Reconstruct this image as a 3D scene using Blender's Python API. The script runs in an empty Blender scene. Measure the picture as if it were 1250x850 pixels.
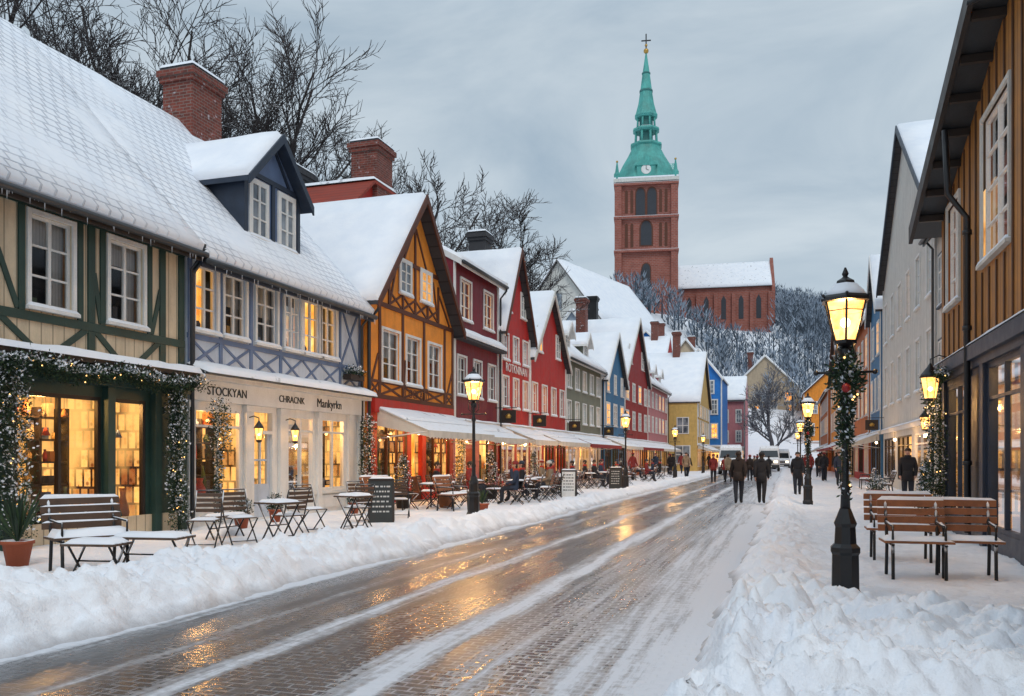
import bpy, bmesh, math, random
from mathutils import Vector, Matrix, noise
R=random.Random(11)
sc=bpy.context.scene
sc.view_settings.view_transform='Standard'; sc.view_settings.look='None'; sc.view_settings.exposure=0
def sm(t):
    t=max(0,min(1,t)); return t*t*(3-2*t)
# ---------------------------------------------------------------- materials
class NT:
    def __init__(s,name):
        s.m=bpy.data.materials.new(name); s.m.use_nodes=True
        s.t=s.m.node_tree; s.t.nodes.clear()
        s.out=s.t.nodes.new('ShaderNodeOutputMaterial')
    def n(s,ty,props=None,**k):
        nd=s.t.nodes.new('ShaderNode'+ty)
        for a,b in (props or {}).items(): setattr(nd,a,b)
        for a,b in k.items():
            key=int(a[1:]) if a[0]=='i' and a[1:].isdigit() else a.replace('_',' ')
            s.set(nd,key,b)
        return nd
    def set(s,nd,key,b):
        inp=nd.inputs[key]
        if isinstance(b,bpy.types.NodeSocket): s.t.links.new(b,inp)
        elif isinstance(b,bpy.types.Node): s.t.links.new(b.outputs[0],inp)
        else:
            if isinstance(b,(tuple,list)) and len(b)==3 and inp.type=='RGBA': b=(*b,1)
            inp.default_value=b
    def math(s,op,a,b=0,c=0,clamp=False):
        return s.n('Math',{'operation':op,'use_clamp':clamp},i0=a,i1=b,i2=c).outputs[0]
    def mix(s,f,a,b,mode='MIX'):
        nd=s.n('MixRGB',{'blend_type':mode},Fac=f,Color1=a,Color2=b); return nd.outputs[0]
    def pos(s):
        if not hasattr(s,'_p'): s._p=s.n('NewGeometry')
        return s._p.outputs['Position']
    def nrm(s): s.pos(); return s._p.outputs['Normal']
    def noise(s,scale,detail=4,vec=None,rough=.55):
        return s.n('TexNoise',Vector=vec if vec is not None else s.pos(),Scale=scale,Detail=detail,Roughness=rough).outputs['Fac']
    def rng(s,v,a,b,c=0,d=1):
        return s.n('MapRange',{'clamp':True},i0=v,i1=a,i2=b,i3=c,i4=d).outputs[0]
    def ramp(s,f,stops):
        nd=s.n('ValToRGB',Fac=f); cr=nd.color_ramp
        while len(cr.elements)<len(stops): cr.elements.new(.5)
        for e,(p,c) in zip(cr.elements,stops):
            e.position=p; e.color=(*c,1) if isinstance(c,tuple) else (c,c,c,1)
        return nd.outputs[0]
    def bump(s,h,st,dist=.02,n=None):
        nd=s.n('Bump',Height=h,Strength=st,Distance=dist)
        if n is not None: s.set(nd,'Normal',n)
        return nd.outputs[0]
    def fin(s,sh): s.t.links.new(sh.outputs[0] if isinstance(sh,bpy.types.Node) else sh,s.out.inputs[0]); return s.m
def col(c,k): return tuple(min(1,x*k) for x in c)
SNOW=(.83,.86,.91)
def M(name,c,rough=.7,var=.22,scale=3,bump=.3,snow=0,metal=0,planks=None,pax='y',spec=.4,fine=30,dirt=0):
    n=NT(name)
    f=n.noise(scale,5); c1=n.mix(n.rng(f,.3,.7),col(c,1-var),col(c,1+var*.8))
    g=n.noise(scale*fine/3,3)
    c1=n.mix(.25,c1,n.mix(g,col(c,.5),col(c,1.3)))
    h=g
    if planks:
        sp=n.n('SeparateXYZ',Vector=n.pos())
        a=sp.outputs[{'x':0,'y':1,'z':2}[pax]]
        fr=n.math('FRACT',n.math('DIVIDE',a,planks))
        gap=n.rng(n.math('ABSOLUTE',n.math('SUBTRACT',fr,.5)),.42,.48)
        cell=n.n('TexWhiteNoise',{'noise_dimensions':'1D'},W=n.math('FLOOR',n.math('DIVIDE',a,planks))).outputs[0]
        c1=n.mix(n.math('MULTIPLY',cell,.35),c1,col(c,.72))
        c1=n.mix(n.math('MULTIPLY',gap,.75),c1,col(c,.25))
        h=n.math('SUBTRACT',n.math('MULTIPLY',g,.3),gap)
    if dirt:
        q=n.n('SeparateXYZ',Vector=n.pos())
        v=n.n('CombineXYZ',X=n.math('MULTIPLY',q.outputs[0],2.5),Y=n.math('MULTIPLY',q.outputs[1],2.5),Z=n.math('MULTIPLY',q.outputs[2],.45)).outputs[0]
        c1=n.mix(n.rng(n.noise(1.2,6,v,.7),.48,.72,0,dirt),c1,col(c,.38))
    ro=n.rng(f,.3,.7,rough-.08,min(1,rough+.1))
    if snow:
        sp=n.n('SeparateXYZ',Vector=n.nrm())
        k=n.math('ADD',sp.outputs[2],n.math('MULTIPLY',n.math('SUBTRACT',n.noise(6,3),.5),.9))
        fac=n.rng(k,.75-snow*.5,.95-snow*.5)
        c1=n.mix(fac,c1,SNOW)
    p=n.n('BsdfPrincipled',Base_Color=c1,Roughness=ro,Metallic=metal,Normal=n.bump(h,bump,.01))
    p.inputs['Specular IOR Level'].default_value=spec
    return n.fin(p)
def brickmat(name,c1,c2,mort,w=.24,h=.08,ms=.012,snow=0):
    n=NT(name); sp=n.n('SeparateXYZ',Vector=n.pos())
    v=n.n('CombineXYZ',X=n.math('ADD',sp.outputs[0],sp.outputs[1]),Y=sp.outputs[2])
    b=n.n('TexBrick',Vector=v.outputs[0],Color1=c1,Color2=c2,Mortar=mort,Scale=1.0)
    b.inputs['Brick Width'].default_value=w; b.inputs['Row Height'].default_value=h; b.inputs['Mortar Size'].default_value=ms
    f=n.noise(.9,5); c=n.mix(n.rng(f,.3,.75,0,.65),b.outputs[0],col(c1,.45))
    c=n.mix(n.rng(n.noise(7,3),.4,.7,0,.4),c,col(c1,1.5))
    if snow:
        q=n.n('SeparateXYZ',Vector=n.nrm())
        k=n.math('ADD',q.outputs[2],n.math('MULTIPLY',n.noise(5,3),.5))
        c=n.mix(n.rng(k,.7,.9),c,SNOW)
        c=n.mix(n.rng(n.noise(5,5),.64,.72,0,.55),c,SNOW)
    return n.fin(n.n('BsdfPrincipled',Base_Color=c,Roughness=.85,Normal=n.bump(b.outputs[1],-.5,.01)))
def snowmat(name,tile=False,patch=0,lump=.5,slush=False):
    n=NT(name)
    f=n.noise(1.3,4); g=n.noise(14,4); g2=n.noise(55,3)
    c=n.mix(n.rng(f,.3,.7),(.77,.81,.88),(.87,.89,.93))
    h=n.math('ADD',n.math('MULTIPLY',f,.6),n.math('ADD',n.math('MULTIPLY',g,.4),n.math('MULTIPLY',g2,.16)))
    if slush:
        z=n.n('SeparateXYZ',Vector=n.pos()).outputs[2]
        k=n.math('ADD',n.math('MULTIPLY',z,6.0),n.math('MULTIPLY',n.math('SUBTRACT',n.noise(5,5),.5),1.0))
        c=n.mix(n.rng(k,.0,.75,.75,0),c,(.33,.32,.33))
        c=n.mix(n.rng(n.noise(3.2,7,None,.7),.62,.75,0,.35),c,(.5,.5,.53))
    if tile:
        uv=n.n('TexCoord').outputs['UV']
        b=n.n('TexBrick',Vector=uv,Scale=1.0); b.inputs['Brick Width'].default_value=.3; b.inputs['Row Height'].default_value=.26; b.inputs['Mortar Size'].default_value=.03; b.inputs['Mortar Smooth'].default_value=.6
        vis=n.rng(n.noise(.55,3),.34,.56)
        k=n.math('MULTIPLY',b.outputs[1],vis)
        c=n.mix(n.math('MULTIPLY',k,.55),c,(.36,.40,.48))
        h=n.math('SUBTRACT',n.math('MULTIPLY',h,.4),n.math('MULTIPLY',k,1.1))
    elif patch:
        c=n.mix(n.rng(n.noise(2.2,5),.62,.68,0,patch),c,(.2,.2,.22))
    p=n.n('BsdfPrincipled',Base_Color=c,Roughness=.62,Normal=n.bump(h,lump,.05))
    p.inputs['Specular IOR Level'].default_value=.3
    return n.fin(p)
def emis(name,stops,scale,strength):
    n=NT(name); c=n.ramp(n.noise(scale,4),stops)
    return n.fin(n.n('Emission',Color=c,Strength=strength))
def flat_em(name,c,s):
    n=NT(name); return n.fin(n.n('Emission',Color=c,Strength=s))
m={}
m['snow']=snowmat('snow_ground',lump=.9,slush=True)
m['hillsnow']=snowmat('snow_hill',lump=.5)
m['roofsnow']=snowmat('roof_snow',lump=.35)
m['tilesnow']=snowmat('tile_snow',tile=True,lump=.6)
m['patchsnow']=snowmat('patchy_snow',patch=.7)
m['white']=M('white_paint',(.74,.74,.72),.45,.08,bump=.1,dirt=.25)
m['offwhite']=M('offwhite_wall',(.60,.59,.55),.7,.12,dirt=.35)
m['cream']=M('cream_boards',(.66,.54,.38),.7,.15,planks=.24,dirt=.45)
m['greent']=M('green_timber',(.022,.055,.046),.5,.3,dirt=.3)
m['palebl']=M('pale_blue_plaster',(.50,.57,.66),.7,.12,dirt=.35)
m['bluet']=M('blue_timber',(.11,.17,.30),.5,.25)
m['navy']=M('navy_paint',(.022,.034,.058),.45,.3)
m['orange']=M('orange_plaster',(.82,.29,.04),.75,.16,dirt=.35)
m['brownt']=M('brown_timber',(.10,.032,.016),.6,.3)
m['redpaint']=M('red_paint',(.44,.03,.02),.6,.2,dirt=.4)
m['deepred']=M('deep_red_boards',(.34,.02,.022),.6,.2,planks=.18,dirt=.4)
m['maroon']=M('maroon_boards',(.20,.016,.03),.6,.2,planks=.2,dirt=.4)
m['mauve']=M('mauve_plaster',(.42,.15,.18),.7,.15,dirt=.4)
m['brightred']=M('bright_red_boards',(.50,.028,.025),.6,.18,planks=.2,dirt=.4)
m['rust']=M('rust_plaster',(.50,.14,.035),.7,.18,dirt=.4)
m['greygreen']=M('grey_green_boards',(.20,.22,.17),.65,.15,planks=.2,dirt=.4)
m['blueh']=M('blue_boards',(.04,.18,.36),.6,.18,planks=.22,dirt=.4)
m['brblue']=M('bright_blue_plaster',(.02,.19,.58),.6,.15,dirt=.3)
m['yellow']=M('yellow_plaster',(.62,.42,.14),.7,.15,dirt=.4)
m['pink']=M('pink_plaster',(.5,.2,.22),.7,.12,dirt=.4)
m['beige']=M('beige_plaster',(.5,.40,.28),.75,.12,dirt=.4)
m['mint']=M('mint_plaster',(.2,.42,.36),.7,.12,dirt=.4)
m['black']=M('black_iron',(.012,.012,.014),.38,.4,bump=.15,spec=.5)
m['blacks']=M('black_iron_snowy',(.014,.014,.016),.4,.4,bump=.15,snow=.35)
m['darkwood']=M('dark_wood',(.03,.022,.018),.5,.3)
m['wood']=M('bench_wood',(.27,.105,.045),.55,.35,scale=6,snow=.25)
m['woodg']=M('grey_bench_wood',(.10,.06,.04),.6,.3,scale=6,snow=.55)
m['brownw']=M('ochre_boards',(.40,.18,.045),.6,.3,planks=.26,dirt=.6)
m['batten']=M('dark_batten',(.10,.045,.018),.6,.3)
m['roofdark']=M('dark_roof_tile',(.05,.05,.055),.7,.3,planks=.3,snow=.3)
m['redtile']=M('red_roof_tile',(.30,.05,.03),.75,.25,planks=.22)
m['gutter']=M('gutter_metal',(.05,.055,.06),.4,.2,metal=.3)
m['brick']=brickmat('chimney_brick',(.22,.05,.032),(.10,.028,.022),(.2,.17,.15),.24,.09,.012,snow=1)
m['cbrick']=brickmat('church_brick',(.33,.095,.065),(.23,.06,.042),(.3,.2,.17),.9,.35,.05)
m['stone']=M('stone_plinth',(.16,.15,.145),.8,.2,snow=.3)
m['copper']=M('copper_green',(.08,.36,.32),.55,.35,scale=.5,bump=.2,snow=.12,dirt=.6)
m['copperd']=M('copper_dark',(.04,.17,.16),.6,.3,scale=1)
m['gold']=M('gilding',(.5,.3,.08),.4,.2,metal=.8)
m['canvas']=M('awning_canvas',(.66,.62,.55),.8,.12,snow=.2,dirt=.3)
m['canvasr']=M('red_awning_canvas',(.28,.03,.03),.8,.12,snow=.3)
m['terra']=M('terracotta',(.33,.08,.035),.7,.2,snow=.2)
m['bark']=M('tree_bark',(.045,.038,.038),.85,.3,snow=.08)
m['barkfar']=M('frosty_bark',(.15,.15,.17),.85,.3,snow=.25)
m['frost']=M('frosted_hazy_twigs',(.30,.36,.44),.9,.35,scale=.3)  # hill twigs: frost tone, with distance haze put into the pale blue
m['frostd']=M('dark_twigs',(.075,.10,.13),.9,.35,scale=.3)
m['leaf']=M('fir_green',(.018,.04,.022),.7,.4,scale=15)
m['leaf2']=M('fir_green_light',(.042,.078,.032),.7,.4,scale=15)
m['chalk']=M('chalk_board',(.03,.035,.035),.6,.3)
m['chalkw']=M('chalk_mark',(.6,.6,.58),.8,.1)
m['berry']=M('red_bow',(.4,.02,.02),.5)
m['skin']=M('skin',(.55,.32,.24),.5,.08)
m['hair']=M('dark_hair',(.03,.02,.015),.6)
m['rubber']=M('rubber',(.02,.02,.02),.7)
m['carpaint']=M('white_car_paint',(.68,.69,.7),.3,.05,bump=.02,snow=.1)
m['carglass']=M('car_glass',(.02,.025,.03),.08,.1,bump=0,spec=.7)
m['chrome']=M('chrome',(.5,.5,.5),.25,.05,metal=.9,bump=0)
m['headl']=flat_em('headlight_glow',(1,.85,.6),3)
m['bulb']=flat_em('fairy_bulb',(1,.55,.18),4)
m['lampbulb']=flat_em('lamp_bulb',(1,.72,.38),14)
m['lit']=emis('window_lit',[(.3,(.85,.22,.025)),(.5,(1,.40,.06)),(.7,(1,.66,.22))],2.2,1.6)
m['litsoft']=emis('window_lit_soft',[(.3,(.5,.2,.05)),(.5,(.85,.42,.13)),(.7,(.95,.65,.33))],2,1.1)
for i,c in enumerate([(.5,.32,.12),(.35,.05,.03),(.08,.12,.08),(.6,.5,.35),(.05,.05,.06),(.35,.15,.05),(.10,.14,.25)]): m['good%d'%i]=M('goods_%d'%i,c,.6,.2)
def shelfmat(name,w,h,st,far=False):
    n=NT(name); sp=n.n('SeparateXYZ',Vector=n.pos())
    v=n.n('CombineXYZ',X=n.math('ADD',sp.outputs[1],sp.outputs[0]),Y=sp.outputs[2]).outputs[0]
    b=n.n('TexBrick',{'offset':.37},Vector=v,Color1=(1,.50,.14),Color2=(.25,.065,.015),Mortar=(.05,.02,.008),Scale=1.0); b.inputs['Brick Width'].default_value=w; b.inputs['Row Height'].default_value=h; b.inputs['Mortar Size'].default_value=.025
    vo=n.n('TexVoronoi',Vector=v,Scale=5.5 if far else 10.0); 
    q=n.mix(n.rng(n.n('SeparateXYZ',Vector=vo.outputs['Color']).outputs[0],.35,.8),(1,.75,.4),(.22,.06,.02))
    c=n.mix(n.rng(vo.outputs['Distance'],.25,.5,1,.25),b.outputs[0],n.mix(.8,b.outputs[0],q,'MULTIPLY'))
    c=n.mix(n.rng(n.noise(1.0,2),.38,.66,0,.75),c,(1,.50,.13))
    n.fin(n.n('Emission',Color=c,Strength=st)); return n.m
m['back']=shelfmat('shop_back_wall',.19,.36,1.6); m['glowfar']=shelfmat('shop_glow',.4,.55,2.5,True)  # shop walls emit by themselves, interior light is put into their colour
# glass
n=NT('window_glass'); fr=n.n('Fresnel',IOR=1.45)
n.fin(n.n('MixShader',i0=n.math('MULTIPLY',fr.outputs[0],.75,clamp=True),i1=n.n('BsdfTransparent',Color=(.95,.97,.97)),i2=n.n('BsdfGlossy',Color=(.9,.95,1),Roughness=.03))); m['glass']=n.m
n=NT('dark_pane'); c=n.mix(n.rng(n.noise(1.1,3),.35,.65),(.05,.065,.085),(.28,.32,.36))
p=n.n('BsdfPrincipled',Base_Color=c,Roughness=.06); p.inputs['Specular IOR Level'].default_value=.8; n.fin(p); m['pane']=n.m
m['dark']=M('room_dark',(.05,.055,.065),.9)
m['curtain']=M('curtain',(.55,.55,.55),.9,.15,planks=.07)
n=NT('lantern_glass'); g=n.n('Emission',Color=n.ramp(n.noise(9,2),[(.35,(1,.36,.055)),(.65,(1,.56,.17))]),Strength=4.0)
n.fin(n.n('MixShader',i0=.55,i1=n.n('BsdfTransparent'),i2=g)); m['lampglass']=n.m
# road
n=NT('wet_cobble_road'); sp=n.n('SeparateXYZ',Vector=n.pos()); X=sp.outputs[0];Y=sp.outputs[1]
jv=n.n('CombineXYZ',X=n.math('ADD',X,n.math('MULTIPLY',n.math('SUBTRACT',n.noise(1.7,3),.5),.10)),Y=n.math('ADD',Y,n.math('MULTIPLY',n.math('SUBTRACT',n.noise(1.3,3),.5),.12))).outputs[0]
b=n.n('TexBrick',Vector=jv,Color1=(.064,.052,.046),Color2=(.026,.024,.026),Mortar=(.010,.010,.012),Scale=1.0)
b.inputs['Brick Width'].default_value=.17; b.inputs['Row Height'].default_value=.10; b.inputs['Mortar Size'].default_value=.012; b.inputs['Mortar Smooth'].default_value=.5
wob=n.math('MULTIPLY',n.math('SUBTRACT',n.noise(.35,3),.5),.55)
t=n.math('DIVIDE',n.math('ADD',n.math('ADD',X,6.3),wob),5.8)
pr=n.ramp(t,[(0,1.0),(.05,.72),(.10,.34),(.17,.24),(.215,.46),(.25,.26),(.32,.30),(.365,.62),(.41,.26),(.53,.24),(.595,.72),(.64,.34),(.70,.46),(.76,.38),(.81,.56),(.90,.62),(.97,1.0)])
sv=n.n('CombineXYZ',X=n.math('MULTIPLY',X,4.2),Y=n.math('MULTIPLY',Y,.16)).outputs[0]
st=n.noise(1.6,8,sv,.74)
st2=n.noise(10,6,None,.65)
tot=n.math('ADD',n.math('ADD',n.math('MULTIPLY',st,.60),n.math('MULTIPLY',st2,.30)),n.math('MULTIPLY',pr,.57))
sf=n.rng(tot,.665,.82)
mor=n.math('MULTIPLY',b.outputs[1],n.math('MULTIPLY',n.rng(tot,.52,.68),n.rng(t,.35,.75,.35,1)))
sf=n.math('MAXIMUM',sf,n.math('MULTIPLY',mor,.85))
grit=n.rng(n.noise(38,4),.64,.74,0,.65)
sf=n.math('MAXIMUM',sf,n.math('MULTIPLY',grit,n.rng(n.noise(.8,4),.42,.58)))
base=n.mix(n.rng(n.noise(.6,3),.35,.65,.1,.65),b.outputs[0],(.024,.023,.026))
cc=n.mix(n.math('MULTIPLY',sf,.92),base,(.66,.69,.75))
wet=n.rng(n.noise(1.1,4,n.n('CombineXYZ',X=n.math('MULTIPLY',X,1.5),Y=n.math('MULTIPLY',Y,.4)).outputs[0]),.38,.62,.15,.36)
ro=n.mix(sf,wet,(.7,.7,.7))
hh=n.math('ADD',n.math('MULTIPLY',b.outputs[1],-.8),n.math('ADD',n.math('MULTIPLY',n.noise(18,3),.6),n.math('MULTIPLY',sf,1.3)))
p=n.n('BsdfPrincipled',Base_Color=cc,Roughness=ro,Normal=n.bump(hh,.55,.010)); p.inputs['Specular IOR Level'].default_value=.85
n.fin(p); m['road']=n.m
m['kerb']=M('kerb_granite',(.2,.2,.2),.7,.2,snow=.2)
# ---------------------------------------------------------------- builder
def lin(a,b,t): return a+(b-a)*t
class B:
    def __init__(s,name,Mx=None): s.name=name; s.M=Mx or Matrix.Identity(4); s.parts={}; s.extra=[]
    def P(s,part): return s.parts.setdefault(part,{'v':[],'f':[],'m':[],'mats':[],'uv':{},'s':[]})
    def mesh(s,part,mat,vs,fs,uv=None,smooth=False):
        p=s.P(part); o=len(p['v'])
        if mat not in p['mats']: p['mats'].append(mat)
        mi=p['mats'].index(mat); Mx=s.M
        p['v'].extend([tuple(Mx@Vector(q)) for q in vs])
        for f in fs:
            if uv: p['uv'][len(p['f'])]=[uv[i] for i in f]
            p['f'].append(tuple(i+o for i in f)); p['m'].append(mi); p['s'].append(smooth)
    def poly(s,part,mat,pts,uv=None): s.mesh(part,mat,pts,[tuple(range(len(pts)))],uv)
    def box(s,part,mat,u0,u1,v0,v1,z0,z1):
        s.mesh(part,mat,[(u0,v0,z0),(u1,v0,z0),(u1,v1,z0),(u0,v1,z0),(u0,v0,z1),(u1,v0,z1),(u1,v1,z1),(u0,v1,z1)],
          [(0,3,2,1),(4,5,6,7),(0,1,5,4),(1,2,6,5),(2,3,7,6),(3,0,4,7)])
    def prism(s,part,mat,pts,off):
        k=len(pts); off=Vector(off); q=[Vector(a) for a in pts]; vs=q+[a+off for a in q]
        s.mesh(part,mat,vs,[tuple(range(k)),tuple(range(2*k-1,k-1,-1))]+[(i,(i+1)%k,(i+1)%k+k,i+k) for i in range(k)])
    def beam(s,part,mat,a,b_,w,v0,v1):
        (u0,z0),(u1,z1)=a,b_; L=math.hypot(u1-u0,z1-z0); du=-(z1-z0)/L*w/2; dz=(u1-u0)/L*w/2
        s.prism(part,mat,[(u0+du,v0,z0+dz),(u1+du,v0,z1+dz),(u1-du,v0,z1-dz),(u0-du,v0,z0-dz)],(0,v1-v0,0))
    def tube(s,part,mat,pts,rs,n=6,smooth=True,cap=True):
        vs=[];fs=[];pts=[Vector(p) for p in pts]
        if not isinstance(rs,(list,tuple)): rs=[rs]*len(pts)
        for i,p in enumerate(pts):
            d=(pts[min(i+1,len(pts)-1)]-pts[max(i-1,0)])
            if d.length<1e-6: d=Vector((0,0,1))
            d.normalize(); a=Vector((0,0,1)) if abs(d.z)<.9 else Vector((1,0,0))
            x=d.cross(a).normalized(); y=d.cross(x)
            for k in range(n):
                t=2*math.pi*k/n; vs.append(p+x*math.cos(t)*rs[i]+y*math.sin(t)*rs[i])
        for i in range(len(pts)-1):
            for k in range(n): fs.append((i*n+k,i*n+(k+1)%n,(i+1)*n+(k+1)%n,(i+1)*n+k))
        if cap and n>3: fs+= [tuple(range(n)),tuple(range((len(pts)-1)*n,len(pts)*n))]
        s.mesh(part,mat,vs,fs,smooth=smooth)
    def lathe(s,part,mat,c,prof,n=10,smooth=True,rot=0):
        vs=[];fs=[]
        for r,z in prof:
            for k in range(n):
                t=2*math.pi*(k+.5)/n+rot; vs.append((c[0]+r*math.cos(t),c[1]+r*math.sin(t),c[2]+z))
        for i in range(len(prof)-1):
            for k in range(n): fs.append((i*n+k,i*n+(k+1)%n,(i+1)*n+(k+1)%n,(i+1)*n+k))
        fs+=[tuple(range(n)),tuple(range((len(prof)-1)*n,len(prof)*n))]
        s.mesh(part,mat,vs,fs,smooth=smooth)
    def ball(s,part,mat,c,r,n=8,sq=(1,1,1)):
        prof=[(max(.001,r*math.sin(math.pi*i/n)),-r*math.cos(math.pi*i/n)*sq[2]) for i in range(n+1)]
        s.lathe(part,mat,c,prof,n+2)
    def snow(s,part,mat,p00,p10,p11,p01,th,nx,ny,amp=.4,seed=0):
        p00,p10,p11,p01=[Vector(q) for q in (p00,p10,p11,p01)]
        nm=(p10-p00).cross(p01-p00).normalized()
        if nm.z<0: nm=-nm
        lx=(p10-p00).length; ly=(p01-p00).length
        def par(n_,L):
            e=min(.06,.25*L)/L; return [0,e]+[lin(e,1-e,i/(n_-1)) for i in range(1,n_-1)]+[1-e,1]
        us=par(nx,lx); vsn=par(ny,ly); vs=[];uv=[]
        for j,b_ in enumerate(vsn):
            for i,a in enumerate(us):
                q=p00.lerp(p10,a).lerp(p01.lerp(p11,a),b_)
                edge=(i in(0,len(us)-1) or j in(0,len(vsn)-1))
                w=noise.noise(Vector((a*lx*.8+seed,b_*ly*.8,seed*1.7)))*.6+noise.noise(Vector((a*lx*2.5,b_*ly*2.5+seed,3)))*.4
                t=0 if edge else th*(1+amp*w)
                vs.append(q+nm*t); uv.append((a*lx,b_*ly))
        W=len(us); fs=[(j*W+i,j*W+i+1,(j+1)*W+i+1,(j+1)*W+i) for j in range(len(vsn)-1) for i in range(W-1)]
        s.mesh(part,mat,vs,fs,uv=uv,smooth=True)
    def build(s):
        root=bpy.data.objects.new(s.name,None); sc.collection.objects.link(root); root.empty_display_size=.3
        for part,p in s.parts.items():
            me=bpy.data.meshes.new(part); me.from_pydata(p['v'],[],p['f'])
            for k in p['mats']: me.materials.append(m[k])
            me.polygons.foreach_set('material_index',p['m']); me.polygons.foreach_set('use_smooth',p['s'])
            if p['uv']:
                uvl=me.uv_layers.new(name='UVMap')
                for fi,cs in p['uv'].items():
                    for li,c in zip(me.polygons[fi].loop_indices,cs): uvl.data[li].uv=c
            if 'leaves' not in part and 'branches' not in part:
                bm=bmesh.new(); bm.from_mesh(me); bmesh.ops.recalc_face_normals(bm,faces=bm.faces); bm.to_mesh(me); bm.free()
            o=bpy.data.objects.new(part,me); sc.collection.objects.link(o); o.parent=root
        for o in s.extra: o.parent=root
        s.root=root; return root
    def light(s,loc,e,r=.1,c=(1,.52,.17)):
        l=bpy.data.lights.new('bulb_light','POINT'); l.energy=e; l.color=c; l.shadow_soft_size=r
        o=bpy.data.objects.new('bulb_light',l); o.location=s.M@Vector(loc); sc.collection.objects.link(o); s.extra.append(o)
    def text(s,body,u,v,z,size,mat,right=False):
        c=bpy.data.curves.new('lettering','FONT'); c.body=body; c.size=size; c.extrude=.006; c.align_x='CENTER'; c.align_y='CENTER'
        c.materials.append(m[mat]); o=bpy.data.objects.new('lettering',c); sc.collection.objects.link(o)
        if right: R3=Matrix(((0,0,-1),(-1,0,0),(0,1,0)))
        else: R3=Matrix(((0,0,1),(1,0,0),(0,1,0)))
        o.matrix_world=Matrix.Translation(s.M@Vector((u,v,z)))@R3.to_4x4(); s.extra.append(o)
def left(X0): return Matrix(((0,1,0,X0),(1,0,0,0),(0,0,1,0),(0,0,0,1)))
def right(X0): return Matrix(((0,-1,0,X0),(1,0,0,0),(0,0,1,0),(0,0,0,1)))
def facing(Y0): return Matrix(((1,0,0,0),(0,-1,0,Y0),(0,0,1,0),(0,0,0,1)))
def place(x,y,z=0,rot=0,s=1): return Matrix.Translation((x,y,z))@Matrix.Rotation(rot,4,'Z')@Matrix.Scale(s,4)
# ---------------------------------------------------------------- building kit
def wall(b,mat,u0,u1,z0,z1,holes,v=0,d=.16):
    us=sorted({u0,u1}|{h[0] for h in holes}|{h[1] for h in holes}); zs=sorted({z0,z1}|{h[2] for h in holes}|{h[3] for h in holes})
    for i in range(len(us)-1):
        for j in range(len(zs)-1):
            cu=(us[i]+us[i+1])/2; cz=(zs[j]+zs[j+1])/2
            if any(h[0]<cu<h[1] and h[2]<cz<h[3] for h in holes): continue
            b.poly('walls',mat,[(us[i],v,zs[j]),(us[i+1],v,zs[j]),(us[i+1],v,zs[j+1]),(us[i],v,zs[j+1])])
    for a,c,e,f in holes:
        for q in ([(a,v,e),(a,v-d,e),(a,v-d,f),(a,v,f)],[(c,v,e),(c,v-d,e),(c,v-d,f),(c,v,f)],[(a,v,e),(c,v,e),(c,v-d,e),(a,v-d,e)],[(a,v,f),(c,v,f),(c,v-d,f),(a,v-d,f)]):
            b.poly('walls',mat,q)
def window(b,u0,u1,z0,z1,lit=0,fr='white',trim='white',deep=True,v=0,cols=2,rows=3,sill=True,far=False):
    fw=.055 if not far else .08; g=v-.07 if deep else v+.015; f0=g-.02; f1=g+.035
    if trim:
        t=.08; a,c=v+.002,v+.045
        b.box('window_frames',trim,u0-t,u0,a,c,z0-t*.3,z1+t); b.box('window_frames',trim,u1,u1+t,a,c,z0-t*.3,z1+t)
        b.box('window_frames',trim,u0,u1,a,c-.003,z1,z1+t)
        b.box('window_frames',trim,u0-t-.03,u1+t+.03,v+.002,v+.1,z0-.09,z0-.03)
        if sill: b.snow('snow_on_sills','roofsnow',(u0-t-.02,v+.01,z0-.03),(u1+t+.02,v+.01,z0-.03),(u1+t+.02,v+.1,z0-.03),(u0-t-.02,v+.1,z0-.03),.06,4,3,.7,u0)
    b.box('window_frames',fr,u0,u0+fw,f0,f1,z0,z1); b.box('window_frames',fr,u1-fw,u1,f0,f1,z0,z1)
    b.box('window_frames',fr,u0+fw,u1-fw,f0,f1-.002,z0,z0+fw); b.box('window_frames',fr,u0+fw,u1-fw,f0,f1-.002,z1-fw,z1)
    for i in range(1,cols):
        c=lin(u0,u1,i/cols); w=.032 if cols==2 else .02
        b.box('window_frames',fr,c-w,c+w,f0,f1+.004,z0+fw,z1-fw)
    for j in range(1,rows):
        c=lin(z0,z1,j/rows); w=.018 if not far else .03
        b.box('window_frames',fr,u0+fw,u1-fw,f0+.005,f1-.008,c-w,c+w)
    q=lambda vv,a,c: [(a,vv,z0+.02),(c,vv,z0+.02),(c,vv,z1-.02),(a,vv,z1-.02)]
    if deep:
        b.poly('glass','glass',q(g,u0+.02,u1-.02))
        b.box('rooms','dark' if not lit else ('lit' if lit==1 else 'litsoft'),u0-.2,u1+.2,v-.62,v-.55,z0-.2,z1+.2)
        if not lit:
            cw=(u1-u0)*.26
            for a,c in ((u0,u0+cw),(u1-cw,u1)): b.poly('rooms','curtain',q(v-.2,a,c))
            if R.random()<.8:
                zz=lin(z0,z1,R.uniform(.45,.75)); b.poly('rooms','curtain',[(u0,v-.18,zz),(u1,v-.18,zz),(u1,v-.18,z1),(u0,v-.18,z1)])
            k=u0+R.uniform(.1,.25); b.box('rooms','good%d'%R.randrange(7),k,k+.12,v-.16,v-.1,z0,z0+R.uniform(.12,.3))
        else:
            k=u0+R.uniform(.1,.3); b.lathe('rooms','good4',(k+.1,v-.14,z0),[(.05,0),(.07,.12),(.03,.2)],8)
    else:
        b.poly('glass','pane' if not lit else ('lit' if lit==1 else 'litsoft'),q(g,u0+.02,u1-.02))
def gutter(b,u0,u1,v,z):
    b.tube('gutters','gutter',[(u0,v,z),(u1,v,z)],.07,8)
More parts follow.
